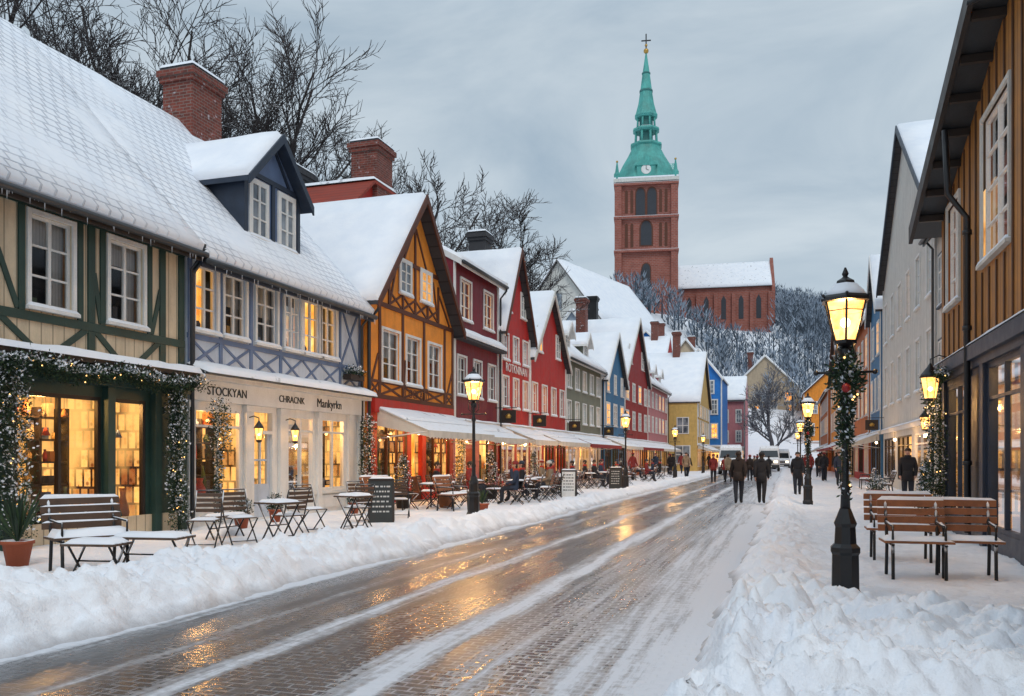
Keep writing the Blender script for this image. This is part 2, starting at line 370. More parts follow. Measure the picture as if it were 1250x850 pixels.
def down(b,u,z0,z1,v=.12,mat='gutter',v2=.42):
    b.tube('gutters',mat,[(u,v2,z1),(u,v2-.03,z1-.18),(u,v,z1-.5),(u,v,z0)],.045,8)
def icicles(b,u0,u1,v,z,nn):
    for i in range(nn):
        u=R.uniform(u0,u1); l=R.uniform(.05,.22); b.tube('icicles','roofsnow',[(u,v,z),(u,v,z-l)],[.012,.002],4)
def roof_eave(b,u0,u1,ze,zr,D,over=.42,mat='tilesnow',th=.14,ov_u=.2,tile='roofdark',nx=None,fascia='black',zb=0,wallm='offwhite'):
    h=D/2; sl=(zr-ze)/h; zo=ze-sl*over*.8+.0; ua,ub=u0-ov_u,u1+ov_u
    nx=nx or max(6,int((u1-u0)*2)); 
    for sg in (1,-1):
        va=over if sg==1 else -D-over; 
        b.prism('roof',tile,[(ua,va,zo),(ua,va,zo-.12),(ua,-h,zr-.12),(ua,-h,zr)],(ub-ua,0,0))
        b.snow('roof_snow',mat,(ua,va,zo+.006),(ub,va,zo+.006),(ub,-h,zr+.006),(ua,-h,zr+.006),th,nx,9,.45,u0)
    b.box('roof',fascia,ua,ub,over-.06,over+.003,zo-.2,zo-.02)
    for uu in (u0,u1):
        b.poly('walls',wallm,[(uu,0,zb),(uu,-D,zb),(uu,-D,ze),(uu,-h,zr-.1),(uu,0,ze)])
    b.poly('walls',wallm,[(u0,-D,zb),(u1,-D,zb),(u1,-D,ze),(u0,-D,ze)])
    for uu in (ua,ub):
        for sg in (1,-1):
            va=over if sg==1 else -D-over
            b.prism('roof',fascia,[(uu-.03,va,zo-.2),(uu-.03,va,zo+.03),(uu-.03,-h,zr+.03),(uu-.03,-h,zr-.2)],(.06,0,0))
    gutter(b,ua,ub,over+.07,zo-.08)
def roof_gable(b,wm,u0,u1,ze,za,D,over=.35,ovs=.3,mat='roofsnow',trim='brownt',zb=0,th=.14,tile='roofdark',front=True,v=0,tw=.24):
    um=(u0+u1)/2; sl=(za-ze)/(um-u0); zo=ze-sl*ovs
    if front: b.poly('walls',wm,[(u0,v,ze),(um,v,za-.05),(u1,v,ze)])
    b.poly('walls',wm,[(u0,-D,zb),(u0,-D,ze),(um,-D,za-.05),(u1,-D,ze),(u1,-D,zb)])
    for uu in (u0,u1): b.poly('walls',wm,[(uu,v,zb),(uu,-D,zb),(uu,-D,ze),(uu,v,ze)])
    ny=max(6,int(D*1.2))
    for uu,sg in ((u0-ovs,1),(u1+ovs,-1)):
        b.prism('roof',tile,[(uu,v+over,zo),(uu,v+over,zo-.12),(um,v+over,za-.1),(um,v+over,za+.02)],(0,-D-over-v,0))
        b.snow('roof_snow',mat,(uu,v+over+.02,zo+.01),(uu,-D,zo+.01),(um,-D,za+.03),(um,v+over+.02,za+.03),th,ny,7,.45,uu)
        b.prism('roof',trim,[(uu,v+over+.005,zo+.04),(um,v+over+.005,za+.06),(um,v+over+.005,za+.06-tw*1.25),(uu,v+over+.005,zo+.04-tw*1.1)],(0,.06,0))
def chimney(b,u,v,z0,z1,w=1.0,d=.8,mat='brick',pots=False):
    b.box('chimney',mat,u-w/2,u+w/2,v-d/2,v+d/2,z0,z1-.42)
    b.box('chimney',mat,u-w/2-.07,u+w/2+.07,v-d/2-.07,v+d/2+.07,z1-.42,z1-.27)
    b.box('chimney',mat,u-w/2-.13,u+w/2+.13,v-d/2-.13,v+d/2+.13,z1-.27,z1-.09)
    b.box('chimney','roofdark',u-w/2-.05,u+w/2+.05,v-d/2-.05,v+d/2+.05,z1-.09,z1)
    if pots:
        for k in (-.25,.25): b.lathe('chimney','redtile',(u+k*w,v,z1-.1),[(.13,0),(.11,.32),(.13,.34)],8)
    a=.08; b.snow('chimney_snow','roofsnow',(u-w/2-a,v-d/2-a,z1),(u+w/2+a,v-d/2-a,z1),(u+w/2+a,v+d/2+a,z1),(u-w/2-a,v+d/2+a,z1),.09,5,5,.5,u)
def shop(b,u0,u1,z0,z1,fr,bays,depth=1.5,trans=.45,rich=True,v=0,e=40,goods=True):
    """glazed shop bay inside an opening"""
    g=v-.06
    def bar(a,c,e_,f,q=.05): b.box('shopfront',fr,a,c,g-.03,g+q,e_,f)
    W=.07
    bar(u0,u0+W,z0,z1); bar(u1-W,u1,z0,z1); bar(u0+W,u1-W,z0,z0+W,.048); bar(u0+W,u1-W,z1-W,z1,.048)
    for i in range(1,bays):
        c=lin(u0,u1,i/bays); bar(c-.03,c+.03,z0+W,z1-W,.046)
    if trans: bar(u0+W,u1-W,z1-trans,z1-trans+.05,.044)
    b.poly('glass','glass',[(u0,g,z0),(u1,g,z0),(u1,g,z1),(u0,g,z1)])
    if not rich:
        b.poly('shop_interior','glowfar',[(u0,v-.5,z0-.2),(u1,v-.5,z0-.2),(u1,v-.5,z1+.1),(u0,v-.5,z1+.1)])
        k=u0+.2
        while k<u1-.2:
            w=R.uniform(.1,.35); hgt=R.uniform(.2,1.3)
            b.box('shop_interior','good%d'%R.randrange(7),k,k+w,v-.4,v-.3,z0,z0+hgt); k+=w+R.uniform(.1,.5)
        return
    d=v-depth
    b.poly('shop_interior','back',[(u0-.1,d,z0-.5),(u1+.1,d,z0-.5),(u1+.1,d,z1+.1),(u0-.1,d,z1+.1)])
    for uu in (u0-.05,u1+.05): b.poly('shop_interior','back',[(uu,v-.17,z0-.5),(uu,d,z0-.5),(uu,d,z1+.1),(uu,v-.17,z1+.1)])
    b.poly('shop_interior','good0',[(u0-.1,d,z1+.1),(u1+.1,d,z1+.1),(u1+.1,v-.17,z1+.1),(u0-.1,v-.17,z1+.1)])
    b.box('shop_interior','good5',u0-.05,u1+.05,v-.75,v-.17,z0-.06,z0+.01)
    b.light(((u0+u1)/2,v-.5,z1-.15),e,.12)
    if not goods: return
    nsh=5
    for uu in [lin(u0,u1,i/3) for i in range(4)]: b.box('shop_interior','darkwood',uu-.025,uu+.025,d+.02,d+.34,z0-.3,z1-.2)
    for j in range(nsh):
        zz=lin(z0+.1,z1-.4,j/(nsh-1)); b.box('shop_interior','darkwood',u0,u1,d+.02,d+.34,zz,zz+.035)
        k=u0+.05
        while k<u1-.15:
            w=R.uniform(.06,.2); h=R.uniform(.12,.34)
            mt='good%d'%R.randrange(7)
            if R.random()<.4: b.lathe('shop_interior',mt,(k+w/2,d+.2,zz+.03),[(w*.4,0),(w*.5,h*.5),(w*.25,h*.75),(w*.25,h*.95)],8)
            else: b.box('shop_interior',mt,k,k+w,d+.08,d+.08+R.uniform(.08,.2),zz+.03,zz+.03+h)
            k+=w+R.uniform(.02,.14)
    k=u0+.1
    while k<u1-.25:
        w=R.uniform(.12,.32); h=R.uniform(.15,.85); q=v-R.uniform(.25,.55); mt='good%d'%R.choice([1,2,4,4,5,6,3]); r=R.random()
        if r<.3: b.lathe('shop_interior',mt,(k+w/2,q,z0+.01),[(w*.35,0),(w*.5,h*.35),(w*.2,h*.8),(w*.28,h)],10)
        elif r<.6: b.box('shop_interior',mt,k,k+w,q-.1,q,z0+.01,z0+h*.7)
        elif r<.8:
            b.box('shop_interior','darkwood',k,k+w*1.2,q-.03,q,z0+.1,z0+.1+h*.8); b.box('shop_interior','good3',k+.03,k+w*1.2-.03,q,q+.006,z0+.13,z0+.07+h*.8)
        else:
            b.lathe('shop_interior','good5',(k+w/2,q,z0+.01),[(w*.3,0),(w*.35,h*.3)],8); b.lathe('shop_interior','leaf2',(k+w/2,q,z0+h*.3),[(w*.5,0),(w*.3,h*.5),(.01,h)],7)
        k+=w+R.uniform(.02,.14)
    for i in range(int((u1-u0)/.4)):
        uu=u0+.2+i*.4; zz=z1-R.uniform(.2,.65); b.tube('shop_interior','black',[(uu,v-.4,z1+.05),(uu,v-.4,zz)],.006,4)
        if R.random()<.6: b.ball('shop_interior','bulb',(uu,v-.4,zz-.03),.04,6)
        else: b.lathe('shop_interior','good%d'%R.randrange(7),(uu,v-.4,zz-.14),[(.08,0),(.03,.12),(.01,.15)],8)
def awning(b,u0,u1,z1=3.1,z0=2.45,out=1.7,mat='canvas',v=.05,snowy=True):
    b.prism('awning',mat,[(u0,v,z1),(u0,out,z0),(u0,out,z0-.03),(u0,v,z1-.03)],(u1-u0,0,0))
    k=u0
    while k<u1-.01:
        w=min(.25,u1-k); b.poly('awning',mat,[(k,out+.003,z0-.02),(k+w,out+.003,z0-.02),(k+w,out+.003,z0-.2),(k+w/2,out+.003,z0-.25),(k,out+.003,z0-.2)]); k+=w
    for uu in (u0+.03,u1-.03):
        b.tube('awning','white',[(uu,.06,z0-.25),(uu,out-.05,z0-.03)],.02,5)
        b.poly('awning',mat,[(uu,v,z1-.02),(uu,out,z0-.02),(uu,out,z0-.2),(uu,v,z0+.15)])
    if snowy: b.snow('awning_snow','patchsnow',(u0+.03,v+.02,z1+.01),(u1-.03,v+.02,z1+.01),(u1-.03,lin(v,out,.55),lin(z1,z0,.55)+.01),(u0+.03,lin(v,out,.55),lin(z1,z0,.55)+.01),.06,8,5,.8,u0)
def foliage(b,pts,rad,dens,part='garland_leaves',bulbs=.02,snow=.2,size=.05):
    """many small leaves around a polyline"""
    pts=[Vector(p) for p in pts]
    vs={'leaf':[],'leaf2':[],'roofsnow':[]}
    for a,c in zip(pts[:-1],pts[1:]):
        L=(c-a).length; ra=rad
        for i in range(int(L*dens)):
            t=R.random(); p=a.lerp(c,t)
            d=Vector((R.gauss(0,1),R.gauss(0,1),R.gauss(0,1))).normalized(); rr=ra*(.35+.75*R.random())*(1+.6*noise.noise(p*4))
            p=p+d*rr
            k='roofsnow' if (d.z>.05 and R.random()<snow*1.8) else ('leaf' if R.random()<.6 else 'leaf2')
            ax=(d+Vector((R.gauss(0,.7),R.gauss(0,.7),R.gauss(0,.7)))).normalized()*size*R.uniform(.6,1.5)
            sd=ax.cross(Vector((R.random(),R.random(),R.random()))).normalized()*size*.3*(1.5 if k=='roofsnow' else 1)
            vs[k].append((p,p+ax*.5+sd,p+ax,p+ax*.5-sd))
            if R.random()<bulbs: b.ball(part.replace('leaves','lights'),'bulb',p+d*.02,.012,4)
    for k,l in vs.items():
        V=[q for x in l for q in x]
        b.mesh(part,k,V,[(4*i,4*i+1,4*i+2,4*i+3) for i in range(len(l))])
def grid_timber(b,mat,u0,u1,zs,posts,w=.16,v1=.04):
    for z in zs: b.box('timber_frame',mat,u0,u1,.002,v1,z-w/2,z+w/2)
    for p in posts:
        for za,zc in zip(zs[:-1],zs[1:]): b.box('timber_frame',mat,p-w/2,p+w/2,.002,v1-.004,za+w/2,zc-w/2)
# ================================================================ GROUND
def hill(x,y):
    y0=125+max(-45,min(0,(x+12)*1.6))
    h=30*sm((y-y0)/65)+9*sm((y-188)/45)
    h*=math.exp(-((x+25)/85)**2)
    return h
def grid_obj(name,xs,ys,zf,mat):
    vs=[(x,y,zf(x,y)) for y in ys for x in xs]; W=len(xs)
    fs=[(j*W+i,j*W+i+1,(j+1)*W+i+1,(j+1)*W+i) for j in range(len(ys)-1) for i in range(W-1)]
    me=bpy.data.meshes.new(name); me.from_pydata(vs,[],fs); me.materials.append(m[mat]); me.polygons.foreach_set('use_smooth',[True]*len(fs))
    o=bpy.data.objects.new(name,me); sc.collection.objects.link(o); return o
xs=[-900,-600,-400,-300,-220]+list(range(-170,131,6))+[180,250,350,600,900]; ys=[-200,-100,-40]+list(range(0,330,6))+[400,520,700,1000,1500]
grid_obj('snowy_ground',xs,ys,lambda x,y: -.03+hill(x,y)+(noise.noise(Vector((x*.05,y*.05,0)))*1.5*sm(hill(x,y)/5)),'hillsnow')
road=grid_obj('cobbled_road',[-6.35,-4,-2,-.4],[-12,20,60,100,132],lambda x,y:.0,'road')
kb=B('kerb')
for xx in (-6.46,-.36): kb.box('kerb_stones','kerb',xx-.07,xx+.07,-10,130,-.02,.10)
kb.build()
def fz(x,y,s,sd): return noise.noise(Vector((x*s+sd,y*s,sd*.37)))
def billow(x,y,sd):
    return abs(fz(x,y,1.9,sd))*.9+abs(fz(x,y,4.3,sd+1))*.6+abs(fz(x,y,9.5,sd+2))*.38+abs(fz(x,y,17,sd+3))*.18
def snowL(x,y):
    near=sm((24-y)/16)
    edge=-6.0+.2*fz(x,y,.6,5)+.14*fz(x,y,2.2,8)+.06*fz(x,y,6,9)+.10*near
    bankh=(.09+.06*near)*(1+.8*fz(x,y,.5,2))
    w=.5+.4*near
    c=edge-w*1.2
    g=math.exp(-((x-c)/w)**2)
    bl=billow(x,y,21) if y<60 else .3
    z=.14+bankh*g+bl*(.03+.25*g*(.45+.55*near))+.01*fz(x,y,7,3)
    t=sm((x-(edge-.62))/.64)
    return lin(z,-.05,t)
def snowR(x,y):
    edge=-.74+.17*fz(x,y,.7,15)+.14*fz(x,y,2.4,18)+.06*fz(x,y,6,19)
    near=sm((10.3-y)/3.2)
    wide=lin(.5,2.6,near)
    bankh=(.08+.14*near)*(1+.6*fz(x,y,.7,12))
    c=edge+.6+ .9*near
    g=math.exp(-((x-c)/wide)**2)
    bl=billow(x,y,31) if y<60 else .3
    z=.12+bankh*g+bl*(.04+.21*near+.15*math.exp(-((x-edge-.5)/.55)**2))
    if y>9: z-= .03*max(0,fz(x,y,4.5,33))
    return lin(-.05,z,sm((x-edge)/.5)**.8)
def ser(a,b_,st): 
    o=[];x=a
    while x<b_: o.append(x); x+=st
    return o
grid_obj('snowy_pavement',ser(-12.02,-8,.1)+ser(-8,-5.5,.035),ser(4.5,14,.038)+ser(14,30,.08)+ser(30,60,.25)+ser(60,132,1.5),snowL,'snow')
grid_obj('snow_bank',ser(-1.2,3.2,.03)+ser(3.2,5.6,.2),ser(3.5,11,.03)+ser(11,30,.09)+ser(30,60,.3)+ser(60,132,1.5),snowR,'snow')
# ================================================================ HOUSE 1 (cream, green timber)
b=B('half_timbered_shop_house',left(-12)); u0,u1=3.0,14.85; ze=6.3
wins=[(7.0,7.9,4.2,5.72),(9.0,9.85,4.2,5.72),(11.05,11.92,4.2,5.72),(12.8,13.66,4.2,5.72)]
gh=[(10.75,12.6,.62,2.75),(12.85,13.75,.3,2.75),(7.6,10.2,.62,2.75)]
wall(b,'cream',u0,u1,3.35,ze,wins); wall(b,'greent',u0,u1,0,3.35,gh)
for w in wins: window(b,*w,trim='white',rows=3)
grid_timber(b,'greent',u0,u1,[3.45,4.0,5.9,6.3],[],w=.15)
P=[5.2,6.4,8.4,10.35,12.35,14.2,14.76]
for p in P:
    for a,c in ((3.53,3.92),(4.08,5.82),(5.98,6.22)): b.box('timber_frame','greent',p-.08,p+.08,.002,.036,a,c)
for a,c in [(w[0]-.18,w[1]+.18) for w in wins]:
    for p in (a,c): b.box('timber_frame','greent',p-.06,p+.06,.002,.034,4.08,5.82)
for i in range(len(P)-2):
    a,c=P[i]+.09,P[i+1]-.09; mid=(a+c)/2
    for q in ((a,mid-.28),(c,mid+.28)): b.beam('timber_frame','greent',(q[0],3.95),(q[1],3.5),.11,.002,.03)
for a,c in ((10.42,10.8),(12.42,12.58),(14.15,13.9),(8.45,8.75)): b.beam('timber_frame','greent',(a,5.0),(c,4.1),.1,.002,.028)
for w in gh: shop(b,*w,'darkwood',2 if w[1]-w[0]>1.2 else 1,e=75,trans=0,depth=1.1)
b.box('shopfront','cream',u0,14.85,.003,.05,.12,.52); b.box('shopfront','stone',u0,14.9,.003,.09,-.05,.14)
b.box('shopfront','greent',u0,14.8,.003,.22,2.95,3.3); b.box('shopfront','darkwood',u0,14.85,.003,.42,3.3,3.38)
b.snow('ledge_snow','roofsnow',(u0,.0,3.38),(14.9,.0,3.38),(14.9,.46,3.38),(u0,.46,3.38),.13,40,4,.6,3)
for p in (10.5,12.72,13.95,14.7): b.box('shopfront','greent',p-.09,p+.09,.003,.14,.14,2.95)
roof_eave(b,u0,u1,ze,11.2,9,mat='tilesnow',wallm='cream',nx=30,fascia='darkwood',ov_u=.12)
icicles(b,6,14.9,.5,5.85,50)
down(b,14.98,.3,6.1)
b.text('MAS',13.9,.23,3.1,.2,'gold')
def gp(u0,u1,z,k=9): return [(lin(u0,u1,i/k),.42,z-.12*math.sin(math.pi*i/k*3)**2) for i in range(k+1)]
foliage(b,gp(8.5,14.9,3.2,14),.19,1500,bulbs=.003)
foliage(b,[(10.45,.3,3.1),(10.5,.34,2.2),(10.42,.34,1.4),(10.5,.36,.4)],.24,1500,bulbs=.004)
foliage(b,[(10.1,.3,3.1),(10.15,.34,2.4),(10.0,.3,1.9)],.2,1100,bulbs=.004)
foliage(b,[(14.25,.3,3.1),(14.3,.32,2.2),(14.22,.32,1.2),(14.3,.36,.3)],.18,1500,bulbs=.004)
foliage(b,[(10.9,.02,.6),(12.5,.02,.6)],.07,500,bulbs=.03,snow=.1)
b.build()
# ================================================================ HOUSE 2 (pale blue)
b=B('blue_timbered_house',left(-12)); u0,u1=14.95,22.65; ze=6.2
wins=[(15.2,15.93,4.4,5.78),(16.2,16.98,4.4,5.78),(17.42,18.26,4.4,5.78),(18.62,19.34,4.4,5.78),(19.5,20.28,4.4,5.78),(20.4,21.18,4.4,5.78)]
gh=[(15.15,16.85,.75,2.72),(18.75,20.05,.75,2.72),(20.35,21.7,.75,2.72),(17.2,18.15,.2,2.72)]
wall(b,'palebl',u0,u1,3.45,ze,wins); wall(b,'white',u0,u1,0,3.45,gh)
for i,w in enumerate(wins): window(b,*w,lit=1 if i in(0,4,5) else 0,trim='white',rows=3)
grid_timber(b,'bluet',u0,u1,[3.55,4.22,5.97],[15.03,16.07,17.2,18.43,21.4,22.55],w=.11,v1=.03)
for a,c in ((15.1,16.0),(16.14,17.13),(17.27,18.36),(18.5,19.4),(19.46,20.3),(20.36,21.33),(21.47,22.48)):
    b.beam('timber_frame','bluet',(a,3.62),(c,4.15),.06,.002,.02); b.beam('timber_frame','bluet',(a,4.15),(c,3.62),.06,.002,.018)
b.beam('timber_frame','bluet',(21.47,5.9),(22.48,4.3),.08,.002,.026); b.beam('timber_frame','bluet',(21.47,4.3),(22.48,5.9),.08,.002,.023)
for w in gh[:3]: shop(b,*w,'white',2,e=75,trans=.42,depth=1.0)
b.box('door','white',17.2,17.3,-.12,.03,.2,2.72); b.box('door','white',18.05,18.15,-.12,.03,.2,2.72); b.box('door','white',17.3,18.05,-.12,.028,2.2,2.28)
b.box('door','palebl',17.3,18.05,-.12,-.05,.2,1.0); b.poly('door','glass',[(17.3,-.08,1),(18.05,-.08,1),(18.05,-.08,2.7),(17.3,-.08,2.7)]); b.box('door','palebl',17.3,17.4,-.12,-.05,1,2.2);b.box('door','palebl',17.95,18.05,-.12,-.05,1,2.2)
b.box('door','palebl',17.65,17.7,-.12,-.06,1,2.2); b.box('door','palebl',17.4,17.95,-.12,-.058,1.55,1.6); b.poly('door','litsoft',[(17.2,-.6,.2),(18.15,-.6,.2),(18.15,-.6,2.72),(17.2,-.6,2.72)])
b.ball('door','gold',(17.42,-.02,1.1),.035,6)
for p in (15.02,17.02,18.42,20.2,21.9,22.5):
    b.box('shopfront','white',p-.11,p+.11,.003,.09,.2,2.85); b.box('shopfront','white',p-.14,p+.14,.003,.12,.15,.4); b.box('shopfront','white',p-.14,p+.14,.003,.12,2.7,2.85)
for w in gh[:3]:
    b.box('shopfront','white',w[0]+.03,w[1]-.03,.003,.035,.28,.62); b.box('shopfront','white',w[0],w[1],.003,.07,.66,.74)
b.box('shopfront','white',u0,u1,.003,.13,2.86,3.3); b.box('shopfront','white',u0,u1,.003,.36,3.3,3.4)
b.prism('shopfront','gutter',[(u0,.0,3.62),(u0,.55,3.41),(u0,.55,3.4),(u0,.0,3.4)],(u1-u0,0,0))
b.snow('ledge_snow','patchsnow',(u0,.01,3.63),(u1,.01,3.63),(u1,.56,3.42),(u0,.56,3.42),.10,30,4,.7,9)
b.box('shopfront','stone',u0,u1,.004,.14,-.05,.15)
b.text('STOCKYAN',16.15,.14,3.08,.27,'chalk'); b.text('CHRACNK',18.75,.14,3.08,.24,'chalk'); b.text('Mankyrkn',20.6,.14,3.08,.33,'chalk')
roof_eave(b,u0,u1,ze,11.15,9,mat='tilesnow',wallm='palebl',nx=22,fascia='navy',ov_u=.02)
icicles(b,15,22.6,.5,5.75,40)
down(b,15.0,3.6,6.0); down(b,22.5,.3,6.0)
def dormer(b,u0,u1,vf,z0,ze,za,vb,wm,tm,sidem,trim,n=2,lit=0):
    um=(u0+u1)/2
    b.poly('dormer',wm,[(u0,vf,z0),(u1,vf,z0),(u1,vf,ze),(um,vf,za),(u0,vf,ze)])
    for uu in (u0,u1): b.poly('dormer',sidem,[(uu,vf,z0),(uu,vb,z0),(uu,vb,ze),(uu,vf,ze)])
    for uu in (u0-.22,u1+.22):
        sl=(za-ze)/(um-u0); zo=ze-sl*.22
        b.prism('dormer',trim,[(uu,vf+.3,zo),(uu,vf+.3,zo-.12),(um,vf+.3,za-.1),(um,vf+.3,za+.03)],(0,vb-vf-.3,0))
        b.snow('dormer_snow','roofsnow',(uu,vf+.3,zo+.01),(uu,vb,zo+.01),(um,vb,za+.04),(um,vf+.3,za+.04),.13,9,6,.5,uu)
        b.prism('dormer',trim,[(uu,vf+.305,zo+.03),(um,vf+.305,za+.05),(um,vf+.305,za-.2),(uu,vf+.305,zo-.2)],(0,.05,0))
    L=(u1-u0)/n
    for i in range(n):
        c=u0+L*(i+.5); window(b,c-L*.27,c+L*.27,z0+.6,ze-.15,lit=0,deep=False,v=vf,trim='white',rows=3)
    for p in [u0+.06,um,u1-.06]: b.box('dormer',tm,p-.07,p+.07,vf+.002,vf+.04,z0,ze)
    b.box('dormer',tm,u0,u1,vf+.002,vf+.044,ze-.02,ze+.1); b.box('dormer',tm,u0,u1,vf+.002,vf+.044,z0+.3,z0+.42)
    b.beam('dormer',tm,(u0+.5,ze+.1),(um,za-.25),.09,vf+.002,vf+.04); b.beam('dormer',tm,(u1-.5,ze+.1),(um,za-.25),.09,vf+.002,vf+.036)
dormer(b,17.9,20.4,-.7,6.6,8.7,9.95,-3.9,'bluet','navy','navy','navy')
chimney(b,20.7,-4.4,10.2,12.7,1.3,1.0)
def wall_lantern(b,u,v,z,s=1.0,e=8):
    b.tube('wall_lantern','black',[(u,0.02,z+.42*s),(u,v*.6,z+.46*s),(u,v,z+.42*s),(u,v,z+.34*s)],.014,6)
    b.lathe('wall_lantern','lampglass',(u,v,z),[(.055*s,0),(.09*s,.22*s)],6,smooth=False); b.lathe('wall_lantern','black',(u,v,z+.22*s),[(.11*s,0),(.09*s,.04*s),(.03*s,.12*s),(.01,.16*s)],6)
    b.lathe('wall_lantern','black',(u,v,z-.04),[(.02,-.03),(.06*s,.0),(.06*s,.04)],6)
    for k in range(6):
        t=2*math.pi*(k+.5)/6; b.tube('wall_lantern','black',[(u+.057*s*math.cos(t),v+.057*s*math.sin(t),z),(u+.092*s*math.cos(t),v+.092*s*math.sin(t),z+.22*s)],.006,4)
    b.ball('wall_lantern','lampbulb',(u,v,z+.1*s),.025*s,6); b.light((u,v,z+.1*s),e,.03)
wall_lantern(b,17.02,.35,2.05,1.2,14); wall_lantern(b,18.55,.35,2.05,1.2,14)
foliage(b,[(15.35,.5,2.8),(15.4,.5,2.2),(15.35,.5,1.8)],.24,1600,bulbs=.003,snow=.12); foliage(b,[(15.35,.5,1.8),(15.4,.45,1.2),(15.4,.45,.3)],.09,1000,bulbs=.003)
foliage(b,[(22.1,.5,2.75),(22.15,.5,2.2),(22.1,.5,1.4),(22.1,.45,.3)],.22,1300,bulbs=.006)
b.box('window_box','darkwood',21.5,22.3,.05,.3,3.85,4.0); foliage(b,[(21.5,.2,4.1),(22.3,.2,4.1)],.15,900,bulbs=0)
b.build()
# ================================================================ HOUSE 3 (orange gable)
b=B('orange_timbered_house',left(-11.85)); u0,u1=22.75,29.6; ze=6.4; za=10.35; um=(u0+u1)/2
wins=[(23.75,24.95,4.05,5.6),(25.5,26.55,4.05,5.6),(27.3,28.4,4.05,5.6)]
gh=[(23.4,25.6,.6,2.7),(25.9,26.8,.2,2.7),(27.1,29.3,.6,2.7)]
wall(b,'orange',u0,u1,3.4,ze,wins); wall(b,'redpaint',u0,u1,0,3.4,gh)
for w in wins: window(b,*w,rows=3,lit=0)
grid_timber(b,'brownt',u0,u1,[3.5,6.35],[u0+.09,23.55,25.2,26.9,28.75,u1-.09],w=.14)
for a,c in ((u0+.1,23.45),(25.25,25.4),(28.8,29.5)): b.beam('timber_frame','brownt',(a,3.6),(c,4.8),.09,.002,.03)
for i,(a,c) in enumerate(((22.95,23.5),(23.65,25.1),(25.3,26.8),(27.0,28.6),(28.85,29.5))): b.beam('timber_frame','brownt',(a,3.58),(c,3.92),.07,.002,.028); b.beam('timber_frame','brownt',(a,3.92),(c,3.58),.07,.002,.025)
b.box('timber_frame','brownt',u0+.1,u1-.1,.002,.038,3.92,4.0)
b.box('timber_frame','brownt',u0+1.4,u1-1.4,.002,.045,7.95,8.08)
for p,zt in ((24.2,7.7),(25.2,7.95),(26.17,9.7),(27.2,7.95),(28.15,7.7)): b.box('timber_frame','brownt',p-.06,p+.06,.002,.04,6.43,zt)
for a,c in (((23.1,6.45),(24.1,7.4)),((29.2,6.45),(28.25,7.4)),((24.25,6.5),(24.75,7.8)),((28.1,6.5),(27.7,7.8)),((25.3,8.1),(26.1,9.3)),((27.1,8.1),(26.25,9.3))): b.beam('timber_frame','brownt',a,c,.09,.002,.032)
for a in (24.25,25.25,26.25,27.25): b.beam('timber_frame','brownt',(a,6.45),(a+.85,6.85),.07,.002,.03); b.beam('timber_frame','brownt',(a+.85,6.45),(a,6.85),.07,.002,.027)
window(b,24.95,25.75,6.98,8.0,lit=0,deep=False,rows=3,v=.03); window(b,26.6,27.45,6.98,8.0,lit=2,deep=False,rows=3,v=.03)
roof_gable(b,'orange',u0,u1,ze,za,9,over=.42,ovs=.12,trim='brownt',th=.17)
for w in (gh[0],gh[2]): shop(b,*w,'brownt',3,e=80,trans=.4,depth=1.0)
b.box('shopfront','brownt',25.9,26.8,-.1,-.04,.2,1.0); b.poly('shopfront','lit',[(25.9,-.3,.9),(26.8,-.3,.9),(26.8,-.3,2.7),(25.9,-.3,2.7)])
b.box('shopfront','redpaint',u0+.3,u1-.2,.003,.12,3.0,3.42); b.text('COCKATIY',26.1,.14,3.7,.40,'brownt')
awning(b,23.3,29.3,3.15,2.45,1.75)
for uu in (24.5,26.3,28.1): b.light((uu,.9,2.35),60,.05); b.ball('added_pendant_bulbs','lampbulb',(uu,.9,2.4),.06,6); b.tube('added_pendant_bulbs','black',[(uu,.9,2.45),(uu,.9,2.78)],.008,4)  # pendants and their lights added for warm glow under the awning
b.box('shopfront','stone',u0,u1,.004,.1,-.05,.2)
foliage(b,[(29.35,.4,2.9),(29.4,.4,2.2),(29.3,.4,1.2),(29.4,.4,.3)],.22,900,bulbs=.008)
down(b,22.72,.3,6.2,v=.1)
b.build()
b=B('red_tiled_rear_house',left(-15.0))
b.prism('walls','redpaint',[(25.2,0,6),(25.2,0,9.0),(29.0,0,11.9),(30.8,0,11.9),(33.6,0,9.0),(33.6,0,6)],(0,-7,0))
for (a,za_),(c,zc) in (((24.9,8.8),(29.0,11.98)),((30.8,11.98),(33.9,8.9)),((29.0,11.98),(30.8,11.98))):
    b.prism('roof','redtile',[(a,.25,za_),(c,.25,zc),(c,.25,zc+.12),(a,.25,za_+.12)],(0,-7.6,0))
b.snow('roof_snow','patchsnow',(28.9,.26,12.12),(30.9,.26,12.12),(30.9,-7.3,12.12),(28.9,-7.3,12.12),.12,6,12,.5,3)
b.snow('roof_snow','patchsnow',(30.9,.26,12.12),(33.9,.26,9.04),(33.9,-7.3,9.04),(30.9,-7.3,12.12),.12,6,12,.5,3)
b.snow('roof_snow','patchsnow',(24.9,.26,8.94),(25.9,.26,9.72),(25.9,-7.3,9.72),(24.9,-7.3,8.94),.1,6,12,.5,3)
chimney(b,29.9,-.35,11.5,13.75,1.3,1.1); chimney(b,29.8,-3.9,11.5,13.2,2.0,.9,'roofdark')
b.build()
